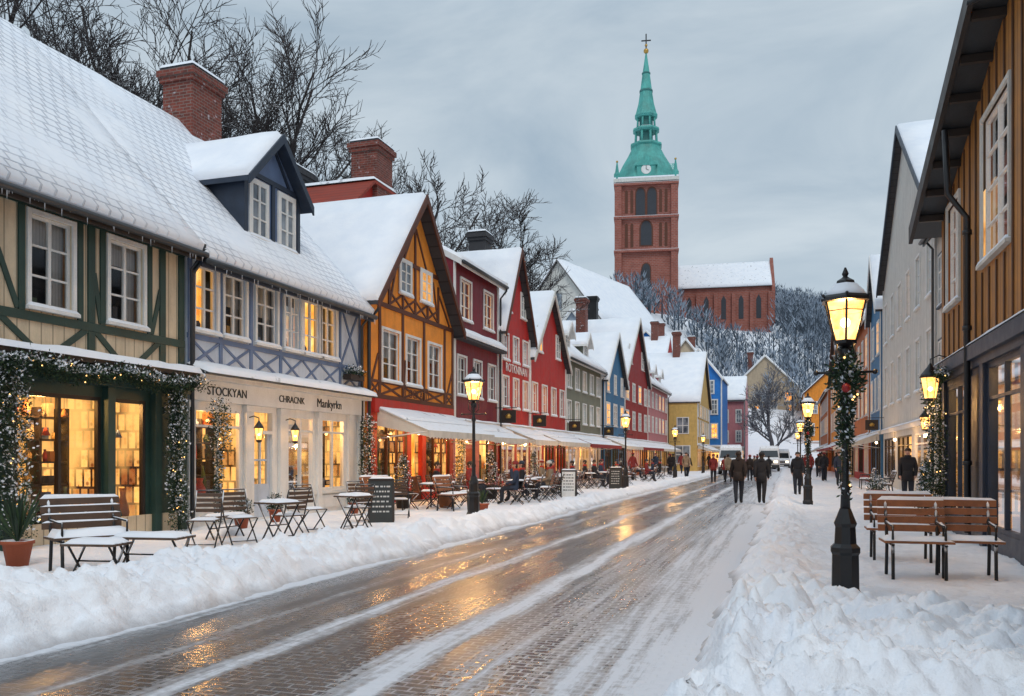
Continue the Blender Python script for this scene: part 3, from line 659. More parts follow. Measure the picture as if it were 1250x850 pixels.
# ================================================================ generic row houses
def row(name,mt,u0,u1,kind,ze,zr,wm,gm,rows,trim='white',aw=None,D=8,ledge=None,lits=.3,txt=None,side='L',far=False,zb=0,shopz=(.6,2.6),dor=0,chim=None,chm='brick',roofm='roofsnow',sidewin=None,barge='white',tsz=.3,plight=0):
    b=B(name,mt); W=u1-u0; deep=not far
    wins=[]
    for (z0,z1,nn,wf) in rows:
        for i in range(nn):
            c=u0+W*(i+.5)/nn; hw=W/nn*wf/2; wins.append((c-hw,c+hw,z0,z1))
    gz=3.0+zb
    k=2 if W<7 else 3; gh=[]
    if shopz:
        for i in range(k):
            c=u0+W*(i+.5)/k; gh.append((c-W/k*.42,c+W/k*.42,zb+shopz[0],zb+shopz[1]))
    body=[w for w in wins if w[3]<ze]; top=[w for w in wins if w[3]>=ze]
    wall(b,wm,u0,u1,gz,ze,body if deep else []); wall(b,gm,u0,u1,zb-3 if zb else 0,gz,gh,d=.5)
    for w in body: window(b,*w,lit=(R.choice([1,1,2]) if R.random()<lits else 0),trim=trim,deep=deep,far=far,sill=not far)
    for w in top: window(b,*w,lit=(1 if R.random()<lits else 0),trim=trim,deep=False,far=far,sill=not far)
    for g_ in gh: shop(b,*g_,'white' if R.random()<.4 else 'darkwood',3 if W>6 else 2,rich=False)
    b.box('cornice',trim,u0,u1,.003,.12,gz-.12,gz+.06)
    b.snow('ledge_snow','roofsnow',(u0,.0,gz+.065),(u1,.0,gz+.065),(u1,.14,gz+.065),(u0,.14,gz+.065),.07,10,3,.6,u0)
    for p in (u0+.09,u1-.09): b.box('cornice',trim,p-.08,p+.08,.003,.05,gz+.06,ze)
    if ledge:
        b.prism('cornice','roofdark',[(u0,0,ledge+.35),(u0,.4,ledge),(u0,.4,ledge-.1),(u0,0,ledge-.1)],(W,0,0))
        b.snow('ledge_snow','roofsnow',(u0,0,ledge+.36),(u1,0,ledge+.36),(u1,.42,ledge+.01),(u0,.42,ledge+.01),.12,12,4,.5,u0)
    if kind=='gable': roof_gable(b,wm,u0,u1,ze,zr,D,over=.3,ovs=.12,trim=barge,mat=roofm,zb=zb-3 if zb else 0)
    else: roof_eave(b,u0,u1,ze,zr,D,over=.35,mat=roofm,wallm=wm,ov_u=.03,fascia=trim,zb=zb-3 if zb else 0)
    if aw: awning(b,u0+.4,u1-.4,zb+2.95,zb+2.4,1.5,aw)
    if plight:
        for i in range(2):
            uu=lin(u0,u1,.28+.44*i); b.light((uu,.8,2.3),plight,.05); b.ball('added_pendant_bulbs','lampbulb',(uu,.8,2.35),.06,6); b.tube('added_pendant_bulbs','black',[(uu,.8,2.4),(uu,.8,2.65)],.008,4)  # added pendants that warm the shop front and pavement
        uu=u1-.45; b.tube('hanging_sign','black',[(uu,.02,3.75),(uu,1.0,3.75)],.02,6); b.box('hanging_sign','darkwood',uu-.03,uu+.03,.3,.95,3.1,3.65); b.lathe('hanging_sign','gold',(uu,.62,3.3),[(.12,-.0),(.15,.1),(.05,.2)],8)
    if dor:
        for i in range(dor):
            c=u0+W*(i+.5)/dor; dormer(b,c-.7,c+.7,-.5,ze,ze+1.5,ze+2.1,-2.6,wm,trim,wm,trim,1)
    if chim:
        for (cu,cv,ct) in chim: chimney(b,cu,cv,ze,ct,.9,.8,chm)
    if sidewin:
        for (v0,z0,z1,w_,nn,st) in sidewin:
            for i in range(nn):
                vv=v0-i*st
                b.box('window_frames','white',u0-.06,u0-.003,vv-w_/2-.1,vv+w_/2+.1,z0-.1,z1+.1)
                b.box('glass','lit' if R.random()<.3 else 'pane',u0-.07,u0-.062,vv-w_/2,vv+w_/2,z0,z1)
                b.box('window_frames','white',u0-.09,u0-.072,vv-.04,vv+.04,z0,z1); b.box('window_frames','white',u0-.088,u0-.072,vv-w_/2,vv+w_/2,(z0+z1)/2-.04,(z0+z1)/2+.04)
    if txt: b.text(txt[0],txt[1],.08,txt[2],tsz,'white')
    down(b,u1-.03,.3+zb,ze-.2) if kind!='gable' else None
    b.build(); return b
row('maroon_mansard_house',left(-11.9),29.75,35.0,'eave',9.2,10.9,'maroon','mauve',[(4.05,5.5,3,.5),(7.0,8.5,2,.42)],aw='canvas',ledge=6.2,D=6,plight=60)
row('red_gabled_house',left(-11.85),35.1,39.6,'gable',7.3,11.2,'brightred','deepred',[(3.9,5.2,3,.5),(6.0,7.1,3,.5),(8.2,9.3,2,.3)],aw='canvas',barge='brownt',txt=('ROTKNINAN',37.3,5.62),tsz=.55,lits=.4,chim=[(38.6,-2.2,12.4)],chm='roofdark',plight=60)
row('bright_red_house',left(-11.9),39.7,46.9,'gable',6.6,10.3,'brightred','deepred',[(3.9,5.3,4,.48),(7.0,8.2,2,.22)],aw='canvas',barge='offwhite',lits=.3,chim=[(45.5,-3,11.8)],plight=50)
row('grey_green_house',left(-12),47,57,'eave',7.6,11.2,'greygreen','offwhite',[(3.7,4.9,5,.45),(5.7,6.9,5,.45)],aw='canvasr',dor=2,lits=.25,chim=[(49,-4,13)],chm='roofdark',plight=50)
row('blue_gabled_house',left(-11.8),57.1,64.9,'gable',7.0,10.6,'blueh','blueh',[(3.9,5.4,3,.45),(6.2,7.5,3,.3)],aw='canvas',barge='white',far=True,lits=.35)
row('dark_red_house',left(-11.9),65,76.9,'gable',8.0,13.2,'deepred','rust',[(3.9,5.3,4,.4),(6.2,7.6,4,.4),(9.2,10.6,2,.2)],aw='canvasr',barge='offwhite',far=True,lits=.35,chim=[(68,-4,14.6)])
row('pink_house',left(-12),77,91,'eave',8.6,13,'pink','offwhite',[(4,5.4,6,.4),(6.3,7.7,6,.4)],aw='canvas',far=True,lits=.3,dor=3,chim=[(82,-4,15),(89,-4,15.2)],chm='roofdark')
row('yellow_house',left(-9),92,107,'gable',7.6,13.6,'yellow','yellow',[(3.9,5.6,6,.4),(6,7.3,6,.4)],aw='canvas',far=True,lits=.4,D=14,chim=[(99,-3,16)],chm='brick',sidewin=[(-1.5,4.2,5.8,1.1,4,2.6),(-1.5,1,2.8,1.4,4,2.6)])
row('bright_blue_house',facing(109),-13.4,-7.6,'gable',11.5,15.2,'brblue','offwhite',[(4,5.8,3,.4),(7,8.8,3,.4),(9.6,11.2,2,.3)],far=True,lits=.3,D=10)
row('crimson_house',facing(126),-11,-5.6,'eave',10.0,13.6,'pink','offwhite',[(3.8,5.4,3,.4),(6.6,8.4,3,.4)],far=True,lits=.3,D=10)
row('beige_gabled_house',facing(150),-9,2.2,'gable',13.2,18.8,'beige','rust',[(8.6,10.4,4,.35),(11,12.6,3,.3)],far=True,lits=.4,D=12,zb=3,chim=[(-6,-5,20)])
row('ochre_house',facing(140),2.5,12,'gable',11.5,16,'orange','rust',[(5,6.8,4,.35),(8.4,10.2,3,.3)],far=True,lits=.5,D=12,zb=1,barge='brownt')
row('mint_house',facing(83),-22.2,-16.8,'gable',12.6,16.4,'mint','mint',[(9.5,11.5,3,.4)],far=True,D=8,lits=.2,shopz=None)
row('white_slope_house',facing(97),-27,-20,'gable',14.5,18.2,'offwhite','offwhite',[(11.5,13.5,3,.4)],far=True,D=9,lits=.2,shopz=None,chim=[(-22,-3,19.5)],chm='black')
row('red_slope_house',facing(112),-22,-15,'eave',14.0,18.0,'brightred','brightred',[(11,13,3,.4)],far=True,D=9,lits=.2,shopz=None,chim=[(-17,-4,20)])
row('grey_slope_house',facing(74),-20.5,-15.8,'gable',11.6,14.8,'palebl','palebl',[(9,11,2,.35)],far=True,D=8,lits=.2,shopz=None,chim=[(-17,-3,16.4)],chm='black')
row('cream_slope_house',facing(122),-16.5,-10.5,'gable',14.5,18.3,'cream','cream',[(11,13,3,.4)],far=True,D=9,lits=.2,shopz=None,chim=[(-13,-3,19)])
row('blue_slope_house',facing(134),-25,-17,'gable',17.5,21.5,'brblue','brblue',[(14,16,3,.4)],far=True,D=9,lits=.2,shopz=None,chim=[(-19,-3,23)],zb=3)
# ================================================================ RIGHT SIDE
b=B('ochre_timber_shop',right(3.2)); u0,u1=2,20.4
wins=[(18.35,19.6,4.75,6.75),(14.45,16.3,4.95,7.35),(10.5,12.4,4.95,7.35)]
gh=[(17.6,19.7,.55,3.1),(13.75,16.0,.45,3.2),(10.6,13.2,.45,3.2)]
wall(b,'navy',u0,u1,0,3.55,gh)
def rake(u): return 6.75+.315*(20.4-u) if u>9 else 10.34-.305*(9-u)
us=sorted({u0,u1,9.0}|{w[0] for w in wins}|{w[1] for w in wins})
for a,c in zip(us[:-1],us[1:]):
    h=[w for w in wins if w[0]<=a+1e-6 and w[1]>=c-1e-6]
    if h:
        w=h[0]; b.poly('walls','brownw',[(a,0,3.55),(c,0,3.55),(c,0,w[2]),(a,0,w[2])]); b.poly('walls','brownw',[(a,0,w[3]),(c,0,w[3]),(c,0,rake(c)),(a,0,rake(a))])
    else: b.poly('walls','brownw',[(a,0,3.55),(c,0,3.55),(c,0,rake(c)),(a,0,rake(a))])
for w in wins: window(b,*w,trim='offwhite',lit=2,rows=4,cols=2)
k=2.3
while k<20.3:
    ww=[w for w in wins if w[0]-.15<k<w[1]+.15]
    if not ww: b.box('battens','batten',k-.03,k+.03,.002,.026,3.6,rake(k)-.1)
    else:
        w=ww[0]; b.box('battens','batten',k-.03,k+.03,.002,.026,3.6,w[2]-.15); b.box('battens','batten',k-.03,k+.03,.002,.026,w[3]+.12,rake(k)-.1)
    k+=.52
for a,c in ((2,9),(9,21.0)):
    b.prism('roof','gutter',[(a,.50,rake(a)-.02),(c,.50,rake(c)-.02),(c,.50,rake(c)+.16),(a,.50,rake(a)+.16)],(0,-9.0,0))
    b.prism('roof','darkwood',[(a,.58,rake(a)-.12),(c,.58,rake(c)-.12),(c,.58,rake(c)+.24),(a,.58,rake(a)+.24)],(0,-.08,0))
    b.snow('roof_snow','roofsnow',(a,.55,rake(a)+.17),(c,.55,rake(c)+.17),(c,-8.3,rake(c)+.17),(a,-8.3,rake(a)+.17),.16,20,12,.5,a)
for a in ser(3,20.6,.9): b.box('roof','darkwood',a-.05,a+.05,.0,.48,rake(a)-.16,rake(a)-.03)
b.poly('walls','brownw',[(u1,0,0),(u1,-8,0),(u1,-8,6.7),(u1,0,6.7)])
for g_ in gh: shop(b,*g_,'navy',2,e=130,trans=.6,depth=1.0)
b.box('shopfront','navy',u0,20.4,.003,.16,3.35,3.6); b.box('shopfront','navy',u0,20.38,.003,.07,3.22,3.35)
b.snow('ledge_snow','roofsnow',(u0,.0,3.61),(20.4,.0,3.61),(20.4,.18,3.61),(u0,.18,3.61),.05,30,3,.6,3)
for p in (10.4,13.5,16.2,17.4,19.9): b.box('shopfront','navy',p-.13,p+.13,.003,.06,.1,3.22)
b.box('shopfront','black',16.35,17.15,.003,.03,.15,3.1)
b.tube('gutters','black',[(16.9,.14,.3),(16.9,.14,5.9),(16.9,.45,6.35),(16.9,.5,7.5)],.055,8)
for z in (1.5,3.9,5.6): b.tube('gutters','black',[(16.9,.14,z),(16.9,.14,z+.08)],.08,8)
b.tube('sign_bracket','black',[(12.6,.0,8.05),(13.3,.75,8.0),(13.3,.8,8.0)],.035,8); b.tube('sign_bracket','black',[(12.6,.0,7.6),(13.0,.45,8.0)],.02,6)
wall_lantern(b,19.2,.40,2.85,1.9,40)
foliage(b,[(19.6,.32,3.2),(19.4,.36,2.9),(19.3,.28,2.2),(19.5,.25,1.4),(19.4,.25,.4)],.2,1300,bulbs=.008,snow=.12)
foliage(b,[(19.9,.25,3.3),(18.6,.25,3.3)],.13,900,bulbs=.006)
b.tube('cable','black',[(20.1,.08,3.6),(20.1,.08,.3)],.03,6)
b.build()
row('white_gabled_house',right(5.0),33,50,'gable',10.6,16.4,'offwhite','offwhite',[(4.3,6.3,6,.4),(7.6,9.6,6,.4)],lits=.45,barge='navy',D=14,side='R',roofm='roofsnow',plight=90)
b=B('white_corner_shop',right(5.0)); 
wall(b,'offwhite',20.5,32.9,0,9.6,[(22,24.2,.5,2.8),(25,27.2,.5,2.8),(28.5,31.5,.5,2.8)],d=.5)
for q in [(22,24.2,.5,2.8),(25,27.2,.5,2.8),(28.5,31.5,.5,2.8)]: shop(b,*q,'navy',2,rich=False)
for z0,z1 in ((4,5.6),(6.8,8.5)):
    for i in range(5): window(b,22+i*2.3,23.1+i*2.3,z0,z1,deep=False,lit=1 if (i+int(z0))%3==0 else 0,trim='navy')
roof_eave(b,20.5,32.9,9.6,13.5,8,wallm='offwhite',fascia='gutter',mat='roofsnow')
b.box('cornice','white',20.5,32.9,.003,.18,3.1,3.35); b.snow('ledge_snow','roofsnow',(20.5,0,3.36),(32.9,0,3.36),(32.9,.2,3.36),(20.5,.2,3.36),.08,20,3,.5,1)
down(b,32.8,.3,9.4,v=.14); wall_lantern(b,27.9,.5,2.6,1.8,50); wall_lantern(b,31.9,.5,2.6,1.8,50)
b.build()
row('cobalt_house',right(4.9),50.2,56,'gable',9.8,13.2,'blueh','blueh',[(4.3,6.1,3,.4),(7.4,9.2,2,.4)],far=True,lits=.5,aw='canvas')
row('rust_street_house',right(4.8),56.2,68,'eave',10.4,13.8,'rust','brightred',[(4.3,6.1,4,.4),(7.3,9.2,4,.4)],far=True,lits=.7,aw='canvas')
row('cream_street_house',right(4.6),68.2,80,'gable',9.5,13.5,'cream','yellow',[(4.3,6.1,4,.4),(7,8.6,3,.3)],far=True,lits=.6,aw='canvasr')
row('amber_house',right(4.6),80.2,98,'gable',9.5,14,'orange','rust',[(4.3,6.1,6,.4),(7,8.6,5,.3)],far=True,lits=.7,aw='canvasr',barge='brownt')
row('rust_house',right(4.3),98.2,120,'eave',9,12.5,'rust','orange',[(4.3,6.1,7,.4),(6.8,8.3,7,.35)],far=True,lits=.6,aw='canvas')
# ================================================================ CHURCH
tx,ty=-28.2,180; tb=26
b=B('church_tower',Matrix.Translation((tx,ty,0))@Matrix.Rotation(math.radians(9),4,'Z'))
h=5.7; zt=58.3
b.box('brick_shaft','cbrick',-h,h,-h,h,tb,zt-.4)
for s_ in (-1,1):
    for t_ in (-1,1): b.box('corner_buttresses','cbrick',s_*h-.7,s_*h+.7,t_*h-.7,t_*h+.7,tb,zt-1.2)
for z in (43.5,50.4,57.2): b.box('string_courses','cbrick',-h-.85,h+.85,-h-.85,h+.85,z,z+.45); b.box('string_courses','roofsnow',-h-.8,h+.8,-h-.8,h+.8,z+.45,z+.52)
b.box('cornice','offwhite',-h-.9,h+.9,-h-.9,h+.9,zt-.4,zt+.3); b.box('cornice','roofsnow',-h-.8,h+.8,-h-.8,h+.8,zt+.3,zt+.6)
def arch(b,cx,z0,z1,w,mat='dark',face=0,y=-5.7,frame='stone'):
    pts=[(cx-w/2,z0),(cx+w/2,z0)]+[(cx+w/2*math.cos(t),z1-w/2+w*.75*math.sin(t)) for t in [math.pi*i/8 for i in range(9)]]
    for (sc_,off,mt) in ((1.25,.06,frame),(1,.1,mat)):
        q=[]
        for a,z in pts:
            a2=cx+(a-cx)*sc_; z2=(z0+z1)/2+(z-(z0+z1)/2)*(1+(sc_-1)*.4)
            q.append((a2,y-off,z2) if face==0 else (-y+off,a2,z2))
        b.poly('windows',mt,q)
for f in (0,1):
    arch(b,-1.15,51.0,56.2,1.8,face=f,frame='brownt'); arch(b,1.15,51.0,56.2,1.8,face=f,frame='brownt')
    arch(b,0,45.0,49.4,2.2,face=f,frame='brownt'); arch(b,0,37,40.8,1.6,face=f,frame='brownt')
    for k in (-4,-2.9,4,2.9): arch(b,k,51.6,56.2,.6,mat='brownt',face=f,frame='cbrick'); arch(b,k,44.6,49.4,.6,mat='brownt',face=f,frame='cbrick')
b.lathe('copper_dome','copper',(0,0,0),[(6.9,58.8),(6.3,60.0),(6.0,61.2),(5.2,62.8),(4.1,64.6),(3.3,66.2),(3.15,66.8),(3.5,67.1),(3.4,67.5),(2.5,67.6)],8,smooth=False)
b.lathe('lantern','copperd',(0,0,0),[(1.5,67.6),(1.5,73.6)],8,smooth=False)
for k in range(8):
    t=2*math.pi*(k+.5)/8; 
    b.tube('lantern','copper',[(2.4*math.cos(t),2.4*math.sin(t),67.5),(2.25*math.cos(t),2.25*math.sin(t),70.3)],.26,6)
    b.tube('lantern','copper',[(1.95*math.cos(t),1.95*math.sin(t),71),(1.85*math.cos(t),1.85*math.sin(t),73.3)],.22,6)
b.lathe('lantern','copper',(0,0,0),[(2.5,70.1),(2.95,70.4),(2.8,70.8),(2.1,71.1)],8,smooth=False)
b.lathe('spire','copper',(0,0,0),[(2.2,73.1),(2.55,73.5),(2.3,74.0),(1.75,76),(1.35,78.6),(.85,82.3),(.2,86.6),(.12,87)],8,smooth=False)
b.lathe('spire','copperd',(0,0,0),[(1.42,78.6),(1.5,78.8),(1.35,79.1)],8)
b.lathe('spire','copperd',(0,0,0),[(.87,82.4),(.98,82.6),(.85,82.8)],8)
b.ball('cross','gold',(0,0,87.4),.55,8); b.tube('cross','black',[(0,0,87),(0,0,91)],.15,6); b.tube('cross','black',[(-1,0,89.6),(1,0,89.6)],.14,6); b.ball('cross','gold',(0,0,88.6),.3,6)
for s_ in (-1,1):
    for t_ in (-1,1):
        b.lathe('corner_pinnacles','copper',(s_*5.9,t_*5.9,58.6),[(.7,0),(.75,1.0),(.45,1.5),(.12,3.6)],6,smooth=False); b.ball('corner_pinnacles','gold',(s_*5.9,t_*5.9,62.3),.25,5)
for f in (0,1):
    M0=b.M; b.M=M0@Matrix.Rotation(math.pi/2*f,4,'Z')
    b.box('clock_gables','copper',-1.9,1.9,-6.2,-4,58.7,61.2); b.prism('clock_gables','copper',[(-2.3,-6.4,61.2),(2.3,-6.4,61.2),(0,-6.4,63.4)],(0,3,0))
    vs=[(1.0*math.cos(t),-6.27,60.4+1.0*math.sin(t)) for t in [2*math.pi*i/20 for i in range(20)]]; b.poly('clock_face','white',vs)
    b.prism('clock_face','black',[(-.06,-6.3,60.4),(.06,-6.3,60.4),(.03,-6.3,61.2),(-.03,-6.3,61.2)],(0,-.03,0)); b.prism('clock_face','black',[(0,-6.3,60.35),(0,-6.3,60.47),(.6,-6.3,60.15),(.57,-6.3,60.08)],(0,-.03,0))
    b.M=M0
b.build()
b=B('church_nave',Matrix.Translation((-22.4,186,0))@Matrix.Rotation(math.radians(5),4,'Z')@Matrix(((1,0,0,0),(0,-1,0,0),(0,0,1,0),(0,0,0,1))))
wall(b,'cbrick',0,19.5,24,38.2,[]); 
for i in range(5):
    b.box('windows','dark',2+i*3.6,3+i*3.6,.02,.06,31,35.1); b.prism('windows','dark',[(2+i*3.6,.02,35.1),(3+i*3.6,.02,35.1),(2.5+i*3.6,.02,36.1)],(0,.04,0))
for i in range(6): b.box('buttresses','cbrick',.3+i*3.7,1.0+i*3.7,.02,.7,24,36.5)
roof_eave(b,0,19.5,38.2,44,11,over=.5,mat='patchsnow',wallm='cbrick',fascia='cbrick',zb=24,ov_u=.1,th=.25)
b.prism('gable_parapet','cbrick',[(19.5,.7,37.5),(19.5,-5.5,44.9),(19.5,-11.7,37.5),(19.5,-11.7,30),(19.5,.7,30)],(.7,0,0))
b.build()
ang=-math.atan2(6,23)
b=B('white_church_hall',Matrix.Translation((-33,125.5,0))@Matrix.Rotation(ang,4,'Z')@Matrix(((1,0,0,0),(0,-1,0,0),(0,0,1,0),(0,0,0,1))))
wall(b,'offwhite',-7,7,8,22.6,[])
for x in (-3,0,3): b.box('windows','pane',x-.6,x+.6,.02,.06,18,21)
b.box('windows','pane',-.6,.6,.02,.06,24,26.5)
roof_gable(b,'offwhite',-7,7,22.6,31.6,25,over=.5,ovs=.7,trim='stone',zb=8,th=.3)
b.build()
# ================================================================ TREES
def tree(name,x,y,z,H,spread,mat='bark',kids=(7,6,5,4),seed=1,r0=.3,twig=.012,up=.35,trunkf=.3):
    b=B(name); rr=random.Random(seed); vs=[];fs=[]
    def tb(pts,rs,n):
        o=len(vs)
        for i,p in enumerate(pts):
            d=(pts[min(i+1,len(pts)-1)]-pts[max(i-1,0)]).normalized(); a=Vector((0,0,1)) if abs(d.z)<.9 else Vector((1,0,0))
            x_=d.cross(a).normalized(); y_=d.cross(x_)
            for k in range(n):
                t=2*math.pi*k/n; vs.append(p+x_*(math.cos(t)*rs[i])+y_*(math.sin(t)*rs[i]))
        for i in range(len(pts)-1):
            for k in range(n): fs.append((o+i*n+k,o+i*n+(k+1)%n,o+(i+1)*n+(k+1)%n,o+(i+1)*n+k))
    def grow(p,d,L,r,lv):
        ns=5 if lv==0 else (4 if lv<3 else 2); pts=[p.copy()]; rs=[r]; q=p.copy(); dd=d.copy()
        endr=max(twig*.5,r*(.45 if lv<3 else .4))
        for i in range(ns):
            dd=(dd+Vector((rr.gauss(0,.13),rr.gauss(0,.13),rr.gauss(0,.08)+(.04 if lv else 0)))).normalized()
            q=q+dd*L/ns; pts.append(q.copy()); rs.append(lin(r,endr,(i+1)/ns))
        tb(pts,rs,7 if lv==0 else (5 if lv==1 else 3))
        if lv<len(kids):
            K=kids[lv]
            for k in range(K):
                t=(trunkf if lv==0 else .2)+(1-(trunkf if lv==0 else .2))*((k+rr.random()*.8)/K)
                f=min(t,.999)*ns; i=int(f); bp=pts[i].lerp(pts[i+1],f-i); br=lin(rs[i],rs[i+1],f-i)*.56
                axis=Vector((rr.gauss(0,1),rr.gauss(0,1),rr.gauss(0,.3))).normalized()
                dn=(pts[i+1]-pts[i]).normalized(); perp=(axis-dn*axis.dot(dn)).normalized()
                a=rr.uniform(.45,.95); nd=(dn*math.cos(a)+perp*math.sin(a)*spread+Vector((0,0,up*.4))).normalized()
                grow(bp,nd,L*rr.uniform(.42,.62)*(1-.25*t if lv else 1-.1*t),max(br,twig),lv+1)
    grow(Vector((x,y,z)),Vector((rr.gauss(0,.03),rr.gauss(0,.03),1)),H*.62,r0,0)
    b.mesh('branches',mat,vs,fs,smooth=True); b.build()
big=(14,9,7,6)
tree('bare_tree',-25.2,26.6,0,25,1.1,seed=3,r0=.38,kids=big,twig=.018)
tree('bare_tree',-23.4,30.2,0,22,1.0,seed=8,r0=.34,kids=big,twig=.017)
tree('bare_tree',-29,24,0,27,1.1,seed=18,r0=.38,kids=big,twig=.018)
tree('bare_tree',-27.5,29.5,0,26,1.1,seed=31,r0=.38,kids=big,twig=.018)
tree('bare_tree',-23.6,58,1,24,1.1,seed=5,r0=.36,kids=big,twig=.026)
tree('bare_tree',-21.3,62,1,23,1.1,seed=25,r0=.36,kids=big,twig=.026)
tree('bare_tree',-1.6,121,0,15,1.15,mat='barkfar',seed=6,r0=.35,kids=(11,8,6,4),twig=.035,trunkf=.2)
b=B('frosted_woodland')
rr=random.Random(4); lists={'frost':[],'frostd':[]}
cnt=0
for i in range(2600):
    x=rr.uniform(-62,30); y=rr.uniform(148,240)
    if -36<x<-1 and 170<y<202: continue
    if -41<x<-16 and y<158: continue
    if x<-32 and y<200 : continue
    if cnt>900: break
    cnt+=1
    g=hill(x,y); H=rr.uniform(6,10)*(1 if y>170 else .75); c=Vector((x,y,g))
    for k in range(70):
        t=rr.random()**.7; a=rr.uniform(0,2*math.pi); rad=H*.36*math.sin(math.pi*min(1,.15+t*.82))*rr.uniform(.3,1)
        p=c+Vector((math.cos(a)*rad,math.sin(a)*rad,H*(.15+.82*t)))
        d=Vector((math.cos(a)*.7,math.sin(a)*.7,.8+rr.random())).normalized()*rr.uniform(.6,1.5)
        w=d.cross(Vector((rr.gauss(0,1),rr.gauss(0,1),rr.gauss(0,1)))).normalized()*rr.uniform(.05,.16)
        lists['frost' if rr.random()<.35+.35*t else 'frostd'].append((p-w,p+w,p+d))
    b.tube('trunks','frostd',[c-Vector((0,0,1)),c+Vector((0,0,H*.8))],[.2,.06],4,cap=False)
for k in ('frost','frostd'):
    V=[q for t in lists[k] for q in t]; b.mesh('crown_leaves',k,V,[(3*i,3*i+1,3*i+2) for i in range(len(lists[k]))])
b.build()
# ================================================================ STREET LAMPS
def lamp(x,y,z,s=1.0,garl=False,e=70):
    b=B('street_lamp',place(x,y,z,0,s))
    b.lathe('base','black',(0,0,0),[(.17,-.2),(.17,.10),(.15,.13),(.145,.5),(.16,.53),(.16,.58),(.12,.62),(.11,.80),(.125,.84),(.10,.9),(.06,1.0)],8,smooth=False)
    b.lathe('post','black',(0,0,0),[(.055,.98),(.045,1.2),(.06,1.24),(.042,1.3),(.036,2.3),(.055,2.33),(.055,2.37),(.034,2.42),(.03,2.62),(.06,2.66),(.085,2.72),(.03,2.76)],10)
    b.tube('crossbar','black',[(-.3,0,2.48),(.3,0,2.48)],.015,6); 
    for q in (-.3,.3): b.ball('crossbar','black',(q,0,2.48),.03,6)
    for k in range(4):
        t=math.pi/2*k+.78; b.tube('scrolls','black',[(.03*math.cos(t),.03*math.sin(t),2.5),(.14*math.cos(t),.14*math.sin(t),2.6),(.12*math.cos(t),.12*math.sin(t),2.78)],.011,5)
    b.lathe('lantern_glass','lampglass',(0,0,0),[(.12,2.82),(.225,3.24)],6,smooth=False)
    b.lathe('lantern_frame','black',(0,0,0),[(.05,2.76),(.13,2.79),(.13,2.825)],6,smooth=False)
    b.lathe('lantern_frame','black',(0,0,0),[(.235,3.235),(.27,3.245),(.26,3.28),(.17,3.38),(.11,3.42),(.10,3.47),(.05,3.5),(.025,3.52),(.04,3.55),(.01,3.62)],6,smooth=False)
    for k in range(6):
        t=2*math.pi*(k+.5)/6; c_,s_=math.cos(t),math.sin(t)
        b.tube('lantern_frame','black',[(.122*c_,.122*s_,2.82),(.228*c_,.228*s_,3.24)],.012,4); b.ball('lantern_frame','black',(.265*c_,.265*s_,3.3),.02,4)
        b.tube('lantern_frame','black',[(.205*c_,.205*s_,3.14),(.205*math.cos(t+math.pi/3),.205*math.sin(t+math.pi/3),3.14)],.006,4)
    b.lathe('lantern_snow','roofsnow',(0,0,0),[(.24,3.30),(.2,3.36),(.12,3.44),(.1,3.44)],6)
    b.ball('lamp_bulb','lampbulb',(0,0,3.02),.055,8); b.light((0,0,3.02),e,.14)
    if garl:
        foliage(b,[(0,0,2.72),(0,0,2.45)],.09,1500,bulbs=.006,size=.045,snow=.12); foliage(b,[(0,0,2.55),(.02,0,2.3)],.17,3200,bulbs=.004,size=.05,snow=.12); foliage(b,[(.02,0,2.3),(0,0,1.95),(0,0,1.7)],.09,1600,bulbs=.006,size=.045,snow=.12)
        b.ball('bow','berry',(.0,-.16,2.3),.05,6)
        foliage(b,[(0,0,1.7),(0,0,1.1)],.045,500,bulbs=.01,size=.04)
    b.build()
lamp(.61,9.93,.09,1.0,True,230)
lamp(-7.15,19.2,.2,1.0,False,620); lamp(-7.0,38.7,.18,1.0,False,520); lamp(-7.1,57.7,.18,1.0,False,400); lamp(-7.1,78,.18)
lamp(.65,28.6,.15,.98,True,380); lamp(.7,47,.15,1,False,300); lamp(.8,66,.15,1,False,240)
# ================================================================ FURNITURE
def bench(x,y,z,rot,W=1.1,mat='wood',name='park_bench',snow=.05,frame='blacks'):
    b=B(name,place(x,y,z,rot))   # faces -y
    for i in range(5): b.box('seat',mat,-W/2,W/2,-.24+i*.1,-.16+i*.1,.43,.46)
    for i in range(4):
        zz=.54+i*.105; o=.28+.03*i; b.box('backrest',mat,-W/2,W/2,o,o+.028,zz,zz+.085)
        if snow>.06: b.snow('slat_snow','roofsnow',(-W/2,o,zz+.086),(W/2,o,zz+.086),(W/2,o+.03,zz+.086),(-W/2,o+.03,zz+.086),.018,8,3,.9,x+i)
    for sx in (-W/2+.1,W/2-.1):
        b.tube('legs',frame,[(sx,-.23,-.1),(sx,-.2,.42)],.022,6); b.tube('legs',frame,[(sx,.3,-.1),(sx,.24,.42),(sx,.4,.95)],.022,6)
        b.tube('legs',frame,[(sx,-.24,.41),(sx,.26,.41)],.02,6); b.tube('armrests',frame,[(sx,-.2,.42),(sx,-.2,.64),(sx,.3,.66)],.018,6)
    b.snow('seat_snow','roofsnow',(-W/2+.02,-.22,.462),(W/2-.02,-.22,.462),(W/2-.02,.2,.462),(-W/2+.02,.2,.462),snow,10,6,.9,x*3)
    b.snow('back_snow','roofsnow',(-W/2,.37,.94),(W/2,.37,.94),(W/2,.40,.94),(-W/2,.40,.94),.04,8,3,.9,x)
    b.build()
